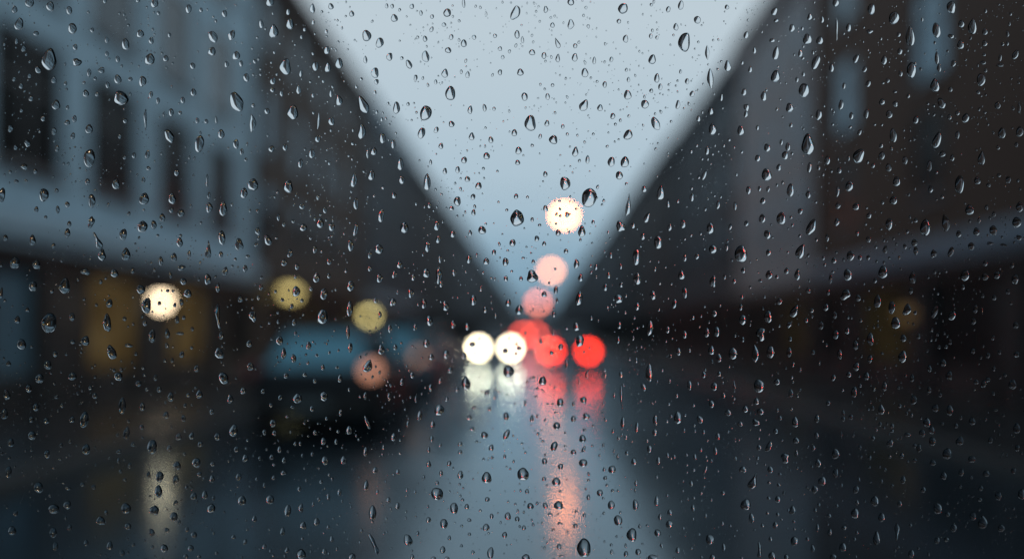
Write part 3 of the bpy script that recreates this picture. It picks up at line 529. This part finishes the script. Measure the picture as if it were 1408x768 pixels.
 (938, 256, r"40 46 18 32;147 77 16 36;217 82 14 34;273 16 20 34;318 10 14 22;354 12 14 26;332 60 22 28;445 18 28 50;519 34 20 32;486 103 20 26;408 132 36 52;329 133 26 38;264 153 18 24;197 167 14 26;116 173 30 48;351 198 28 38;532 167 34 72 t/;597 212 14 34;127 259 34 38;182 250 14 34;243 278 52 70;355 273 20 28;488 268 34 66 /;430 348 20 26;252 346 18 24;358 364 28 36;475 362 24 48;127 392 28 44 i;10 438 22 48;174 372 12 24;214 390 14 22;519 429 20 24;601 436 14 28;611 381 14 40;581 295 12 18;625 305 20 26;693 286 32 40;732 293 16 24;766 293 16 22;767 219 20 26;721 193 14 24;837 260 20 36;827 353 36 54;682 364 34 48;794 388 16 20;949 376 26 50 t;962 265 20 36;957 232 26 30;917 248 16 22;1001 170 40 70;1085 150 32 70 t;852 155 28 48;870 58 30 36;825 66 14 18;716 84 26 30;640 22 14 46;642 79 20 28;636 147 22 32;686 8 28 28;1023 12 20 30;1071 43 14 18;1143 12 36 38;1183 97 36 40;1254 87 16 22;1284 115 18 24;1223 139 14 26;1282 182 32 42;1212 187 26 34;1191 247 26 34;1139 196 22 28;1107 270 22 46 /;1036 278 24 36 i;1378 148 36 46;1390 85 30 44;1165 366 34 48;1247 372 26 32;1296 365 24 34;1371 382 28 40;1248 316 18 26;1359 325 18 22;1156 415 16 22;1342 433 18 24;1237 450 14 18;1286 458 18 22;672 446 36 46 /i;725 460 22 26;804 474 28 54;863 498 26 54;926 508 32 46 i;879 562 36 50;960 520 14 16;942 430 18 28;1040 516 24 54 /;1112 532 28 40 /;1208 505 18 40;1200 555 20 28;911 625 24 30;908 700 34 50;973 617 14 24;775 628 28 54;773 710 20 34;735 552 12 18;714 654 22 42;717 742 24 38;680 595 20 26;649 692 20 42;632 610 24 40;572 573 20 34;510 551 18 20;533 511 16 20;592 498 20 32;628 530 18 30;463 514 30 54 /;354 537 32 50;400 474 24 28;250 549 28 42;241 498 14 28;132 523 22 28;325 608 40 50 i;440 570 20 26 i;364 682 32 50;441 682 20 44;300 690 28 76 s;209 688 36 48;143 598 24 44;101 602 22 40;121 675 26 38;151 706 20 38;10 610 18 34;249 630 14 22;445 628 14 20;1076 726 24 30;1198 678 20 22;1260 695 16 24;1374 572 22 28;539 682 14 22;456 733 12 22;1019 750 16 30;1284 750 14 22;60 288 18 26;10 295 16 30;5 365 12 30;95 95 10 16;36 202 10 14;245 455 14 18;339 455 10 12;280 415 10 14;322 388 16 14;390 372 16 16;435 272 10 12;453 160 10 14;484 204 12 14;553 220 12 16;620 352 12 12;587 323 12 14;770 120 20 26 i;756 155 10 14;760 88 10 12;551 65 10 12;448 128 12 14;798 250 12 14;927 186 12 18;962 140 16 18;1040 352 16 18;1087 350 10 12;1268 235 30 12 i;1325 242 30 12 i;1388 212 22 24 i;1180 300 10 10;824 412 10 14;768 428 10 10;770 502 12 18;806 574 12 16;683 540 10 14;593 653 10 16;565 727 10 16;580 637 8 10;280 570 8 12;92 495 10 10;78 535 10 10;45 540 12 18;193 742 10 12;95 755 10 12;30 675 12 16;485 755 10 18;400 575 10 12;1028 590 12 16;1080 605 10 14;1025 632 12 14;1057 662 14 18;1103 640 14 26;1087 660 14 16;1280 623 16 22;1240 658 10 12;1308 683 14 18;1378 692 24 24;1230 705 12 14;1010 677 10 14;971 712 10 14;1052 442 12 12;1115 462 10 10;1236 512 8 30 s;1355 480 12 16"),
 (0, 512, r"27 90 28 44;163 24 34 40;118 65 26 34;298 15 34 34;148 142 26 34;19 170 28 44;129 192 18 28;190 198 24 26;132 258 34 36;44 288 28 36;347 192 38 70 t;297 193 22 28;355 315 34 44;193 335 26 34 i;35 408 28 48;159 472 38 46;222 560 44 42;278 544 32 34;50 650 34 38;219 657 30 44;287 637 20 26;228 714 22 40;64 578 20 26;452 711 26 36;503 741 22 26;503 135 30 72 t;488 15 34 36 /;571 44 24 28;586 140 22 36;584 224 18 24;521 250 26 54 i;627 305 40 62;684 176 24 32;703 100 24 42;655 69 22 24;641 20 16 28;736 264 24 30;755 188 20 28;790 260 22 32;821 88 26 38;776 92 16 20;825 294 22 26;697 311 18 28;657 427 32 46;652 488 32 50;636 566 38 42;717 593 32 38;729 383 30 36;724 440 26 38;725 535 18 20;612 421 16 26;618 509 12 14;519 558 40 46;527 632 28 30;534 382 16 24;625 657 22 32;676 722 32 34;688 648 20 22;770 645 18 24;799 667 26 28;798 508 26 34;844 503 24 38;870 558 36 38;810 370 36 40;822 418 20 22;873 437 22 34;877 376 20 22;895 263 26 32;948 108 26 38;873 160 20 24;921 22 40 50 \;963 238 36 50;1001 74 24 28;1010 352 26 32;984 428 24 32;973 315 20 26;997 526 36 40;1048 602 20 28;1113 522 32 40;1084 76 18 22;1124 208 26 34;1090 245 18 24;1131 248 18 24;1119 347 18 24;1171 360 18 26;1152 316 18 30;1155 102 18 22;1226 106 36 42;1178 12 20 24;1116 134 14 20;1286 148 18 24;1334 97 30 40;1297 34 16 20;1400 24 18 34;1332 282 24 30;1298 247 16 22;1339 361 28 38;1384 284 14 24;1185 567 28 50;1240 556 20 36;1249 628 26 32;1304 613 24 34;1241 746 38 42;1182 730 18 28;1164 653 20 36;1366 684 16 28;1336 735 20 26;1398 492 16 32;1353 510 14 30;1233 478 16 22;1089 715 18 22;785 722 26 28;962 676 18 20;1128 432 16 20;416 610 36 38 i;390 95 20 26;1403 165 14 30;1255 8 16 18;232 100 18 16 i;255 135 14 20;320 85 10 14;372 62 16 20;288 282 12 20;252 298 14 18;248 356 14 14;37 350 16 14;130 318 12 12;490 325 22 20 i;488 362 12 24;548 295 20 18 i;587 267 12 12;515 440 14 16;497 405 14 16;385 470 20 22;340 460 20 18;280 475 26 16 i;262 455 12 12;206 505 12 16;437 575 14 24;355 700 20 26;550 708 16 18;628 718 14 18;880 515 14 20;880 660 10 14;892 742 14 14;1010 695 16 22;765 755 20 20;820 757 16 18;760 335 14 16;768 472 14 20;840 435 10 12;806 62 10 12;1020 278 10 12;1015 312 10 14;1057 438 12 16;1070 352 12 20;1088 462 10 20;1128 378 14 14;1168 412 22 22 i;1205 142 16 14;1216 292 12 18;1237 292 12 18;1245 340 10 16;1286 335 12 18;1345 188 12 16;1183 180 14 12;1254 208 10 10;1290 540 10 20;1352 635 12 18;1355 420 10 14;1322 448 16 16;1313 520 12 16;1245 682 12 14;1392 242 12 14;1406 355 10 20;605 68 14 16;595 10 16 14;530 200 14 14;682 122 10 14;763 135 14 20;762 240 10 14;1110 645 8 10;565 520 10 10"),
 (470, 512, r"512 43 36 56;401 154 40 46;320 177 22 42;374 214 20 34;213 265 22 34;105 205 16 60 \;30 237 24 38;97 95 14 34;195 100 14 36;248 38 18 30;290 10 20 26;366 62 16 34;98 325 18 42;475 70 18 24;598 82 22 24;545 143 18 20;609 151 16 22;525 186 22 24;677 180 22 36;678 254 24 44 /;587 257 28 30;538 232 20 18;487 294 18 22;616 309 20 28;487 327 18 18;828 34 32 36;900 122 28 36;885 219 28 34;875 303 28 42 /;954 190 20 28;991 271 28 32;995 112 30 26 i;1006 180 24 32 i;996 315 14 30 /;954 327 22 24;835 364 22 28;902 386 22 26;994 371 34 34;1113 398 30 34;884 448 34 36;747 417 48 52;597 432 38 50;489 420 24 34;392 498 48 54;463 557 34 46;515 551 18 24;421 621 30 42;416 728 22 32;357 605 20 24;358 376 18 30;442 374 18 24;409 413 16 24;594 636 28 30;684 590 26 32;723 602 20 22;613 741 26 50;671 667 20 26;599 521 20 20;617 590 16 22;777 549 28 26 /;838 546 20 26 \;894 546 36 38;763 488 16 22;833 437 18 18;895 716 20 26;963 630 20 22;898 620 20 14;871 646 14 14;965 572 14 14;999 586 14 18;1016 512 16 24;1063 494 24 30;1110 544 28 38;1138 607 36 42;1195 667 42 56;1227 631 12 20;1301 659 28 30;1350 623 28 34 /;997 720 58 76;759 760 32 28;1280 762 44 28;1220 737 24 26;1170 745 18 24;1209 543 24 44;1297 528 18 44;1351 574 20 26;1311 593 16 26;1384 730 18 28;1317 710 14 20;1204 366 22 30;1268 313 22 32;1212 454 14 24;1304 362 16 36;1289 246 20 30;1292 195 22 42;1215 225 16 46;1158 205 20 46;1243 60 20 34 \;1152 100 14 90 s;1269 15 24 50;1385 185 34 50;1150 8 16 26;1122 95 12 22;1087 193 12 24;1010 8 14 36;977 38 10 24;1117 241 12 22;99 465 22 44;127 575 32 60;132 705 28 90 s\;272 688 36 46 \;137 402 20 30;192 524 18 26;230 548 20 30;230 408 16 24;147 490 12 20;42 757 30 28;10 360 20 36;290 757 16 22;370 272 16 28;358 316 14 28;432 108 16 22;405 34 14 26;685 5 40 28;405 298 14 18;272 210 12 26;305 110 12 30;30 70 12 16;70 275 10 12;172 307 12 24;240 332 12 12;268 480 10 14;302 490 10 18;337 430 12 20;393 453 14 20;497 523 14 14;570 567 12 12;525 606 16 16;494 630 12 12;443 680 14 20;526 664 14 14;493 712 12 14;540 738 14 16;313 660 14 18;262 597 10 14;183 600 10 14;173 660 10 12;378 762 22 12;433 762 20 12;584 355 10 12;671 344 12 18;742 291 12 10;756 328 10 12;828 283 12 12;808 252 12 16;713 127 10 12;646 78 12 14;680 90 12 12;700 34 10 10;790 20 14 16;755 125 10 28 i;783 190 16 30 i;806 65 10 14;800 98 12 12;848 130 10 10;868 128 10 14;882 165 14 12;920 247 10 12;920 302 12 10;954 128 12 22;1000 235 14 16;1035 220 12 14;1076 128 10 18;1078 298 12 18;1062 340 10 14;1080 397 12 18;1085 433 16 18;1092 462 12 14;1016 442 12 14;900 488 12 14;927 440 10 10;1005 478 10 12;750 638 16 22;715 540 10 12;725 568 10 16;750 573 10 14;845 700 10 12;858 688 10 12;905 754 22 12;1115 485 14 14;1137 485 10 12;1175 330 16 20;1137 345 12 26;1140 270 12 20;1170 265 14 18;1210 483 10 20;1258 628 12 10;1258 280 12 16;1370 345 12 20;1342 340 12 24;1297 430 10 18;1110 708 12 14;1112 737 14 20;1340 200 12 14;1380 95 14 18;1347 130 12 12;1350 35 10 20;1085 10 14 24;858 582 20 14"),
 (938, 512, r"30 52 20 40;132 57 26 36;64 45 10 14;88 8 18 28;152 5 16 22;170 94 14 26;215 50 12 40 s;316 54 42 56;306 118 22 30;322 160 28 28;260 150 26 28;188 165 26 28;121 129 22 32;73 192 24 36 \;239 211 22 22;303 205 28 30 i;390 38 26 28 /;447 84 20 36;555 189 20 34;601 125 16 22;466 203 26 44;403 186 14 20;385 240 20 24;469 278 24 26;147 262 20 30;137 323 16 34;52 347 14 28;77 318 12 20;219 352 12 18;316 308 20 24;357 303 22 48 /;425 350 36 40 i;250 398 28 30 i;363 398 24 30;293 446 30 76 s/;262 542 42 46;286 597 22 42;168 495 16 20;45 556 16 32;37 456 16 24;394 520 22 30;356 516 16 16;454 565 26 36;577 446 32 38;547 480 28 28 i;631 333 30 44;632 412 22 42;560 371 24 36;553 258 18 26;470 332 14 30;114 685 34 42;318 727 24 66 s;371 752 30 34;383 627 22 28;462 692 32 38;537 722 16 34;608 656 18 28;557 638 14 36;515 684 14 18;171 718 16 34;351 578 14 16;393 583 14 20;656 462 12 18;712 578 32 42;716 480 24 32;720 535 16 26;793 528 32 44;821 595 28 38;895 539 18 28;800 680 28 56 t;884 655 24 70 s;662 718 30 36;820 152 26 42;833 57 22 40;708 80 22 50;695 182 18 24;759 14 22 34;686 8 20 24;622 20 18 28;733 54 12 16;953 112 26 40;947 22 18 32;857 290 26 32;1008 205 28 40;1028 236 24 34;1030 282 28 38;989 248 26 30;1091 333 36 48;1102 154 26 48;1043 146 26 32;1017 70 18 28;1100 12 28 36;1144 281 32 36;1194 200 28 32;1193 355 30 32;1033 370 24 26;1077 424 26 32;1150 410 22 32;1252 415 28 28;1052 558 34 46;1118 638 26 36;1237 615 38 56;1303 507 28 36;1314 640 28 32;1361 48 32 42;1378 229 30 46;1381 310 22 28;1365 403 20 28;1398 500 28 46;1241 47 22 30;1211 38 22 20;1063 92 14 18;993 482 20 26;910 440 20 34;904 342 18 24;786 270 16 22;896 136 14 18;1230 475 20 22;1198 590 26 36;1088 686 20 22;1050 690 22 30;944 745 24 36;975 310 20 34;622 757 26 24;429 757 20 22;125 758 24 24;46 135 12 14;12 175 14 12;50 218 10 14;8 238 10 20;52 240 10 16;88 245 12 22;104 280 10 12;18 338 12 12;20 380 10 10;48 400 14 14;98 345 10 12;95 400 12 40 /;91 470 10 10;20 410 8 10;78 497 12 16;48 515 12 12;120 523 10 14;45 602 10 14;97 588 10 20;165 620 12 20;198 630 10 12;70 665 10 12;38 722 10 10;5 640 10 14;190 242 10 12;218 283 8 10;214 107 12 12;148 404 8 10;120 362 10 16;245 762 14 12;320 235 10 10;315 270 12 12;311 350 14 14;341 378 8 10;275 355 10 10;402 418 14 14;397 462 14 16;358 452 14 14;409 604 10 12;460 612 12 14;462 644 10 14;330 628 14 16;363 684 16 22;437 565 8 14;548 565 12 18;563 543 12 16;605 588 18 18;535 605 10 12;637 548 12 18;667 638 20 20;720 658 12 16;710 685 12 16;716 757 8 14;655 255 8 30;540 310 16 26;732 308 12 24;736 347 12 16;773 350 14 20;770 390 12 12;835 398 12 18;855 345 14 14;958 360 16 20;822 447 10 18;728 440 10 22;865 465 12 14;806 512 14 18;840 510 10 12;960 620 8 8;940 628 14 18;890 718 12 12;1014 603 10 14;1093 582 20 20;1200 572 20 18;1190 430 14 14;1146 468 14 16;1225 522 20 18;1270 278 18 26;1290 153 20 12;1330 563 12 14;1365 560 12 14;785 145 14 20;790 68 14 16;815 212 14 20;800 235 12 12;865 218 14 20;865 240 14 14;738 190 8 10;663 190 16 20;663 165 12 26;660 72 12 14;450 150 10 16;451 20 12 14;485 70 10 12;475 97 10 10;392 155 12 18;455 38 10 12;891 62 14 14;934 152 14 12;945 175 12 18;927 255 28 18;958 300 16 20;912 330 24 20;1072 210 16 14;1128 218 16 22;1148 185 12 18;1258 30 24 20 i;1282 86 14 16;1310 20 12 14;1330 10 14 14;1323 175 12 12;1402 103 10 10;977 60 10 12;915 455 20 16"),
]
random.seed(7)
PY = .4053                      # outer face of the windscreen
def drop_geom(verts, faces, flat, cx, cz, w, h, lean, kind, seed, seg, rings, alpha, kick=1.0):
    """appends one bead of water: a flat base on the glass and a bulging skin; sizes in metres"""
    rnd = random.Random(seed); base = len(verts)
    p1, p2, p3 = (rnd.uniform(0, 6.28) for _ in range(3))
    amp = {'o': .062, 't': .07, 's': .11, 'i': .18}[kind]*kick
    a = min(w, h)/2; sa, ta = math.sin(alpha), math.tan(alpha)
    sag = rnd.uniform(.04, .16)*h/2
    cl, sl_ = math.cos(lean), math.sin(lean)
    bow = rnd.uniform(-.16, .16)*w if kind != 's' else rnd.uniform(-.5, .5)*w
    def outline(th, q):
        n_ = 1+amp*(math.sin(2*th+p1)*.6+math.sin(3*th+p2)*.6+math.sin(5*th+p3)*.3)
        u, v = math.cos(th)*n_, math.sin(th)*n_
        if kind == 't': u *= 1-.30*max(-.25, v)
        elif kind == 's': u *= .8+.28*math.cos(2.4*v+p1)-.15*v
        elif kind == 'o': u *= 1-.10*v
        x, z = u*w/2*q, v*h/2*q
        x += bow*(1-(2*z/h)**2)*.5-bow*.25
        return x*cl+z*sl_, -x*sl_+z*cl
    for k in range(rings, -1, -1):
        q = math.sin(alpha*k/rings)/sa
        y = (math.sqrt(max(0, 1/sa**2-q*q))-1/ta)*a*.92
        down = sag*(1-q)
        if k == 0:
            x, z = outline(0, 0); verts.append((cx+x, PY+y, cz+z-down)); break
        for i in range(seg):
            x, z = outline(2*math.pi*i/seg, q); verts.append((cx+x, PY+y, cz+z-down))
    for k in range(rings-1):
        for i in range(seg):
            j = (i+1) % seg; faces.append((base+k*seg+i, base+k*seg+j, base+(k+1)*seg+j, base+(k+1)*seg+i)); flat.append(False)
    ap = base+rings*seg
    for i in range(seg): faces.append((base+(rings-1)*seg+i, base+(rings-1)*seg+(i+1) % seg, ap)); flat.append(False)
    faces.append(tuple(base+i for i in range(seg))[::-1]); flat.append(True)
def drop_mesh(name, verts, faces, flat, origin=(0, 0, 0)):
    me = bpy.data.meshes.new(name)
    me.from_pydata([(x-origin[0], y-origin[1], z-origin[2]) for x, y, z in verts], [], faces)
    me.polygons.foreach_set('use_smooth', [not f for f in flat]); me.materials.append(M['water']); me.update()
    bm = bmesh.new(); bm.from_mesh(me); bmesh.ops.recalc_face_normals(bm, faces=bm.faces); bm.to_mesh(me); bm.free()
    return me
K = PY/FPX
alld = []
for tx, ty, data in DROPS:
    for tok in data.split(';'):
        f = tok.split()
        if not f: continue
        x, y, w_, h_ = (float(v)/TS for v in f[:4]); fl = f[4] if len(f) > 4 else ''
        x += tx; y += ty
        hit = None
        for q in alld:
            if math.hypot((x-q[0])/(w_+q[2]), (y-q[1])/(h_+q[3])) < (.5 if q[6] != (tx, ty) else .42): hit = q; break
        if hit is not None:
            if hit[6] != (tx, ty):       # the same drop read from two neighbouring tiles: one drop that spans both
                x0, x1 = min(x-w_/2, hit[0]-hit[2]/2), max(x+w_/2, hit[0]+hit[2]/2)
                y0, y1 = min(y-h_/2, hit[1]-hit[3]/2), max(y+h_/2, hit[1]+hit[3]/2)
                hit[0], hit[1], hit[2], hit[3] = (x0+x1)/2, (y0+y1)/2, min(x1-x0, 1.15*max(w_, hit[2])), min(y1-y0, 1.5*max(h_, hit[3]))
            continue
        kind = next((k for k in 'tsi' if k in fl), 'o')
        lean = R(22) if '/' in fl else R(-22) if '\\' in fl else R(random.uniform(-5, 9))
        if kind == 's' and '/' not in fl and '\\' not in fl: lean = R(random.uniform(-6, 6))
        if kind == 'o' and h_/w_ > 1.45 and random.random() < .25: kind = 't'
        alld.append([x, y, w_, h_, lean, kind, (tx, ty)])
alld = [d[:6] for d in alld]
alld.sort(key=lambda d: -d[2]*d[3])
big, rest = alld[:300], alld[300:]

def backdrop(x, y):
    d = lambda a, b, r: math.hypot(x-a, y-b) < r
    for a, b, nme in ((776, 295, 'the cream disc of the highest street lamp'), (758, 371, 'the salmon street lamp glow'), (740, 416, 'the pink traffic signal glow'), (658, 478, 'the outer white headlight glow'), (702, 478, 'the white headlight glow next to the red'), (758, 483, 'the red tail light glow next to the headlights'), (811, 483, 'the outer red tail light glow'), (223, 413, 'the cream wall lamp glow'), (400, 401, 'the double yellow lamp glow'), (508, 433, 'the single yellow lamp glow'), (524, 507, 'the pink parked-car light'), (1245, 430, 'the faint brown lamp glow')):
        if d(a, b, 27): return nme
    if y < 425 and abs(x-737) < (455-y)/1.385:
        s = 'sky on the white-building side' if x < 737 else 'sky on the brick-building side'
        for lim, nme in ((60, 'the topmost '), (120, 'the upper '), (190, 'the middle '), (280, 'the lower ')):
            if y < lim: return nme+s
        return 'the narrow tip of sky around the hanging lamps'
    if x < 345:
        if y < 290+.265*x:
            if x < 98 and y > 50+.2*x: return 'the nearest dark window of the white building' if y < 235 else 'the white ledge, nearest part'
            if 125 < x < 195 and 112 < y < 275: return 'the second dark window of the white building'
            if 212 < x < 268 and 165 < y < 295: return 'the third dark window of the white building'
            if 284 < x < 325 and 210 < y < 315: return 'the fourth dark window of the white building'
            if y > 225+.27*x: return 'the white ledge above the shops'
            if y < 60: return 'the top of the white building'
            return 'the white wall between ledge and top windows'
        if y < 500:
            if x < 98: return 'the pale blue shop blind'
            if 120 < x < 300 and y > 375: return 'the two amber shop windows'
            return 'the dark shopfronts under the white ledge'
        if 185 < x < 262 and y > 640: return 'the yellow lamp reflection on the wet road'
        if y < 590: return 'the dark pavement below the shops'
        if y < 680: return 'the dark wet road below the amber windows'
        return 'the bottom corner below the white building'
    if x < 737 and y < 455:
        for lim, nme in ((80, 'the top floor of the brown brick building'), (160, 'the upper floor of the brown brick building'), (250, 'the middle of the brown brick building'), (340, 'the lower floors of the brown brick building')):
            if y < lim: return nme
        return 'the dark shops between brown building and headlights'
    if x >= 737 and y < 455:
        if x < 1010:
            return 'the charcoal building just under the sky edge' if y < 300 else 'the far dark buildings beside the hanging lamps'
        if x < 1125:
            for lim, nme in ((110, 'the top of the mauve building'), (220, 'the upper mauve building'), (330, 'the lower mauve building')):
                if y < lim: return nme
            return 'the ground floor of the mauve building'
        if 1130 < x < 1190 and 85 < y < 190: return 'the oval blue window of the red brick building'
        if 1245 < x < 1320 and y < 115: return 'the big blue window of the red brick building'
        if y < 110: return 'the top of the red brick building'
        if y < 220: return 'the middle floor of the red brick building'
        if y < 380-.3*(x-1130): return 'the brickwork above the stone ledge'
        if y < 400-.3*(x-1130): return 'the pale stone ledge of the brick building'
        return 'the dark shopfronts under the stone ledge'
    if x < 600:
        if y < 540: return 'the teal rear window of the parked car'
        if y < 640: return 'the black body of the parked car'
        if x < 470: return 'the dark road below the parked car'
        return 'the blue wet road below the parked car'
    if x < 735:
        if y < 570: return 'the white headlight reflections'
        return 'the blue wet road below the headlights, upper part' if y < 670 else 'the blue wet road at the bottom edge'
    if x < 835:
        if y < 600: return 'the red tail light reflections'
        return 'the salmon streak of reflected lamp light' if x < 805 else 'the wet road beside the salmon streak'
    if x < 960:
        return 'the wet road beside the red tail lights' if y < 620 else 'the lower wet road beside the salmon streak'
    if x < 1130:
        for lim, nme in ((540, 'the pavement foot of the mauve building'), (640, 'the dim road below the mauve building')):
            if y < lim: return nme
        return 'the lower road below the mauve building'
    if y < 540: return 'the dark pavement below the brick building'
    return 'the black road below the brick building, upper part' if y < 640 else 'the black bottom corner below the brick building'
def shape(dr):
    x, y, w_, h_, lean, kind = dr
    r = h_/w_
    s = 'long streak' if r > 2.35 else 'teardrop' if kind == 't' else 'lumpy' if kind == 'i' else 'round' if r < 1.22 else 'oval' if r < 1.6 else 'tall narrow'
    if abs(lean) > R(15): s = 'leaning '+s
    sz = math.sqrt(w_*h_)
    return ('big ' if sz > 14.5 else '')+s
cl_ = {}
for dr in big: cl_.setdefault((backdrop(dr[0], dr[1]), shape(dr)), []).append(dr)
ORD = ['highest', 'second highest', 'third highest', 'fourth highest', 'fifth highest', 'sixth highest', 'seventh highest', 'eighth highest', 'ninth highest', 'tenth highest', 'eleventh highest', 'twelfth highest']
for (bd, shp), lst in cl_.items():
    lst.sort(key=lambda d: d[1])
    for i, dr in enumerate(lst):
        dr.append(f'{shp} raindrop over {bd}' if len(lst) == 1 else f'{ORD[min(i, 11)]} {shp} raindrop over {bd}')
for n_, dr in enumerate(big):
    x, y, w_, h_, lean, kind, lab = dr
    cx, cz = (x-VX)*K, EYE-(y-VY)*K
    v, f, fl = [], [], []
    drop_geom(v, f, fl, cx, cz, w_*K, h_*K, lean, kind, n_, 40, 12, R(random.uniform(50, 69)))
    tag(inst('raindrop', drop_mesh('raindrop', v, f, fl, (cx, PY, cz)), None, (cx, PY, cz)), lab, 'raindrop', 'large raindrops beaded on the windscreen')
# all the smaller drops and the fine spray: nobody could count them
v, f, fl = [], [], []
cell = {}
def put(x, y, r): cell.setdefault((int(x//24), int(y//24)), []).append((x, y, r))
def free(x, y, r):
    a, b = int(x//24), int(y//24)
    for i in (-1, 0, 1):
        for j in (-1, 0, 1):
            for X, Y, q in cell.get((a+i, b+j), ()):
                if math.hypot(X-x, (Y-y)*.8) < q+r+.6: return False
    return True
for dr in alld: put(dr[0], dr[1], (dr[2]+dr[3])/4)
for n_, dr in enumerate(rest):
    x, y, w_, h_, lean, kind = dr[:6]
    drop_geom(v, f, fl, (x-VX)*K, EYE-(y-VY)*K, w_*K, h_*K, lean, kind, 1000+n_, 26, 7, R(random.uniform(46, 66)))
cnt = 0
rr = random.Random(11)
while cnt < 5200:
    x, y = rr.uniform(-10, 1418), rr.uniform(-10, 778)
    # spray gathers in loose patches
    if noise.noise(Vector((x*.012, y*.012, 3))) < rr.uniform(-.35, .40): continue
    s_ = rr.choice((.9, 1.0, 1.1, 1.2, 1.3, 1.5, 1.8, 2.2, 2.8, 3.6)) * rr.uniform(.85, 1.15)
    if 520 < x < 950 and y < 420 and s_ < 1.6 and rr.random() < .3: continue
    if not free(x, y, s_/2): continue
    put(x, y, s_/2); cnt += 1
    drop_geom(v, f, fl, (x-VX)*K, EYE-(y-VY)*K, s_*K, s_*rr.uniform(1, 1.7)*K, R(rr.uniform(-20, 20)), rr.choice('ooit'), 5000+cnt, 10, 3, R(rr.uniform(40, 62)))
cnt = 0
while cnt < 6000:      # the rest of the windscreen, outside the picture
    X, Z = (rr.uniform(-.88, .88), rr.uniform(.95, 1.91)) if rr.random() < .3 else (rr.uniform(-.45, .45), rr.uniform(1.12, 1.70))
    x, y = X/K+VX, VY-(Z-EYE)/K
    if -12 < x < 1420 and -12 < y < 780: continue
    s_ = rr.choice((2, 3, 3, 4, 5, 7, 9, 12))*rr.uniform(.8, 1.2)
    if not free(x, y, s_/2): continue
    put(x, y, s_/2); cnt += 1
    drop_geom(v, f, fl, X, Z, s_*K, s_*rr.uniform(1.05, 1.6)*K, R(rr.uniform(-12, 12)), rr.choice('ooot'), 9000+cnt, 16, 4, R(rr.uniform(55, 70)))
tag(inst('fine_raindrops', drop_mesh('fine_raindrops', v, f, fl)), 'fine spray of small raindrops between the larger ones on the windscreen', 'raindrops', kind='stuff')
